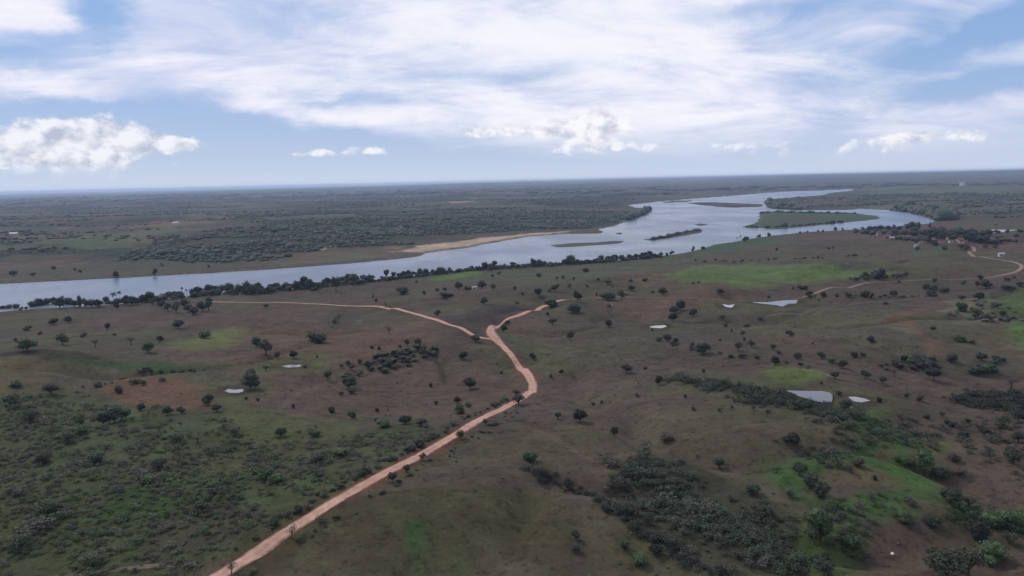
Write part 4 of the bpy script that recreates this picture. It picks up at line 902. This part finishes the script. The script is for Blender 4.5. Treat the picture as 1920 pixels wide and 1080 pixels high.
# ------------------------------------------------------------------ houses
def box(x0, x1, y0, y1, z0, z1):
    v_ = np.array([[a, b, c_] for c_ in (z0, z1) for b in (y0, y1) for a in (x0, x1)], float)
    return v_, np.array([[0, 2, 3, 1], [4, 5, 7, 6], [0, 1, 5, 4], [2, 6, 7, 3], [0, 4, 6, 2], [1, 3, 7, 5]])
def house(px, py, wpx, wall, roof, label, group, ang=0.0, hh=3.0):
    gp = ground([(px, py)])[0]; dist = np.linalg.norm(gp - CAM)
    W = float(np.clip(wpx / F * dist * 0.85, 4.0, 30)); D = min(W * 0.75, 12); hs = hh
    e = bpy.data.objects.new('house', None); col.objects.link(e); e.location = gp; e.rotation_euler.z = math.radians(ang)
    w2, d2 = W / 2, D / 2
    v_ = np.array([[-w2, -d2, -1], [w2, -d2, -1], [w2, d2, -1], [-w2, d2, -1], [-w2, -d2, hs], [w2, -d2, hs], [w2, d2, hs], [-w2, d2, hs], [-w2, 0, hs + D * 0.26], [w2, 0, hs + D * 0.26]])
    me = bpy.data.meshes.new('wall')
    me.from_pydata(v_.tolist(), [], [(0, 1, 5, 4), (2, 3, 7, 6), (1, 2, 6, 9, 5), (3, 0, 4, 8, 7), (0, 3, 2, 1)]); obj('wall', me, M[wall], e)
    o_ = 0.5; zr = hs + D * 0.26 + 0.06; ze = hs - o_ * 0.52 + 0.06
    v_ = [(-w2 - o_, -d2 - o_, ze), (w2 + o_, -d2 - o_, ze), (w2 + o_, 0, zr), (-w2 - o_, 0, zr), (w2 + o_, d2 + o_, ze), (-w2 - o_, d2 + o_, ze)]
    v_ += [(a, b, c_ + 0.14) for a, b, c_ in v_]
    me = bpy.data.meshes.new('roof')
    me.from_pydata(v_, [], [(0, 3, 2, 1), (3, 5, 4, 2), (6, 7, 8, 9), (9, 8, 10, 11), (0, 1, 7, 6), (4, 5, 11, 10), (1, 2, 8, 7), (2, 4, 10, 8), (0, 6, 9, 3), (3, 9, 11, 5)]); obj('roof', me, M[roof], e)
    obj('door', mesh_np('door', *box(-0.5, 0.5, -d2 - 0.06, -d2 + 0.02, 0, 2.1)), M['door'], e)
    for s in (-1, 1):
        obj('window', mesh_np('window', *box(s * w2 * 0.55 - 0.6, s * w2 * 0.55 + 0.6, -d2 - 0.06, -d2 + 0.02, 1.0, 2.1)), M['door'], e)
    tag(e, label, 'house', group)
HV = 'houses of the far village'
vill = [(1648, 441, 9, 'grey_wall', 'tile'), (1664, 445, 11, 'pink_wall', 'tile'), (1672, 449, 8, 'pink_wall', 'pale_roof'), (1690, 446, 9, 'white_wall', 'tile'), (1702, 447, 12, 'white_wall', 'tile'),
        (1716, 450, 9, 'pink_wall', 'tile'), (1733, 449, 9, 'grey_wall', 'tile'), (1748, 452, 9, 'pink_wall', 'tile'), (1778, 449, 8, 'pink_wall', 'tile'), (1783, 455, 8, 'white_wall', 'tile'),
        (1801, 452, 9, 'pink_wall', 'tile'), (1808, 457, 8, 'pink_wall', 'tile'), (1840, 450, 9, 'grey_wall', 'tile'), (1858, 452, 9, 'pink_wall', 'tile'), (1876, 452, 9, 'white_wall', 'tile'),
        (1640, 446, 7, 'pink_wall', 'tile'), (1726, 457, 7, 'white_wall', 'tile'), (1762, 459, 8, 'pink_wall', 'tile')]
hc = {}
look = dict(grey_wall='grey-walled', pink_wall='pinkish', white_wall='white-walled')
for h_ in sorted(vill):
    k = (h_[3], h_[4]); hc[k] = hc.get(k, 0) + 1
    house(*h_, f"{look[h_[3]]} house with {'tiled' if h_[4] == 'tile' else 'pale sheet'} roof, {ORD[hc[k] - 1]} such from left in far village", HV, random.uniform(-30, 30))
house(1717, 463.5, 6, 'white_wall', 'pale_roof', 'small white hut alone in the pasture left of the village road', None, 10)
house(1877, 480.5, 9, 'white_wall', 'pale_roof', 'small white hut beside the road bend near the right edge', None, -10)
house(330, 421, 12, 'white_wall', 'pale_roof', 'white house alone in fields beyond the river at left', None, 0, 5)
house(296, 420, 14, 'pink_wall', 'tile', 'long pinkish house beside the white house beyond the river', None, 0, 4)
house(27, 441, 14, 'grey_wall', 'pale_roof', 'pale house near the left edge beyond the river', None, 0, 4)
house(1804, 348.5, 9, 'white_wall', 'pale_roof', 'bright white building near the horizon at right', None, 0, 22)
house(261, 563, 9, 'white_wall', 'pale_roof', 'white house among the riverbank trees of the hamlet', None, 15)
house(308, 558, 14, 'pink_wall', 'tile', 'low pinkish house at the right end of the riverside hamlet', None, -8)
house(462, 551, 10, 'grey_wall', 'tile', 'grey house half hidden by the riverbank trees', None, 5)
house(209, 571, 8, 'white_wall', 'tile', 'white house beside the palms at the left of the hamlet', None, 5)
house(1174, 555, 9, 'grey_wall', 'tile', 'farmhouse beside the palms on the pale road', None, 10)
house(890, 542, 6, 'white_wall', 'pale_roof', 'tiny white shed between round trees behind the road fork', None, 0, 2)

# a pale boulder on the bare slope at lower right
gp = ground([(1673, 1040)])[0]; rr = np.random.default_rng(5)
v_, f_ = core(rr, np.array([0, 0, 0.25]), np.array([0.5, 0.4, 0.42]), ICO2, 0.12)
tag(obj('boulder', mesh_np('boulder', v_, f_), M['rock'], None, gp), 'small white boulder on the bare slope at lower right', 'boulder')

# ------------------------------------------------------------------ haze
HX = 54000.0; zt = float(max(Hg.max(), CAM_Z)) + 12
hz = mesh_np('haze', *box(-HX, HX, -HX, HX, -4, zt))
m = bpy.data.materials.new('hazy_air'); m.use_nodes = True; t = m.node_tree; t.nodes.clear()
pv = t.nodes.new('ShaderNodeVolumePrincipled'); pv.inputs['Color'].default_value = (0.60, 0.74, 1.0, 1)
pv.inputs['Density'].default_value = 4.7e-5; pv.inputs['Anisotropy'].default_value = 0.2; pv.inputs['Density Attribute'].default_value = ''
mo = t.nodes.new('ShaderNodeOutputMaterial'); t.links.new(pv.outputs[0], mo.inputs['Volume'])
tag(obj('haze', hz, m), kind='stuff')
print('TRIS', sum(len(q.polygons) for q in bpy.data.meshes), 'OBJ', len(scn.objects), 'ZTOP', zt)
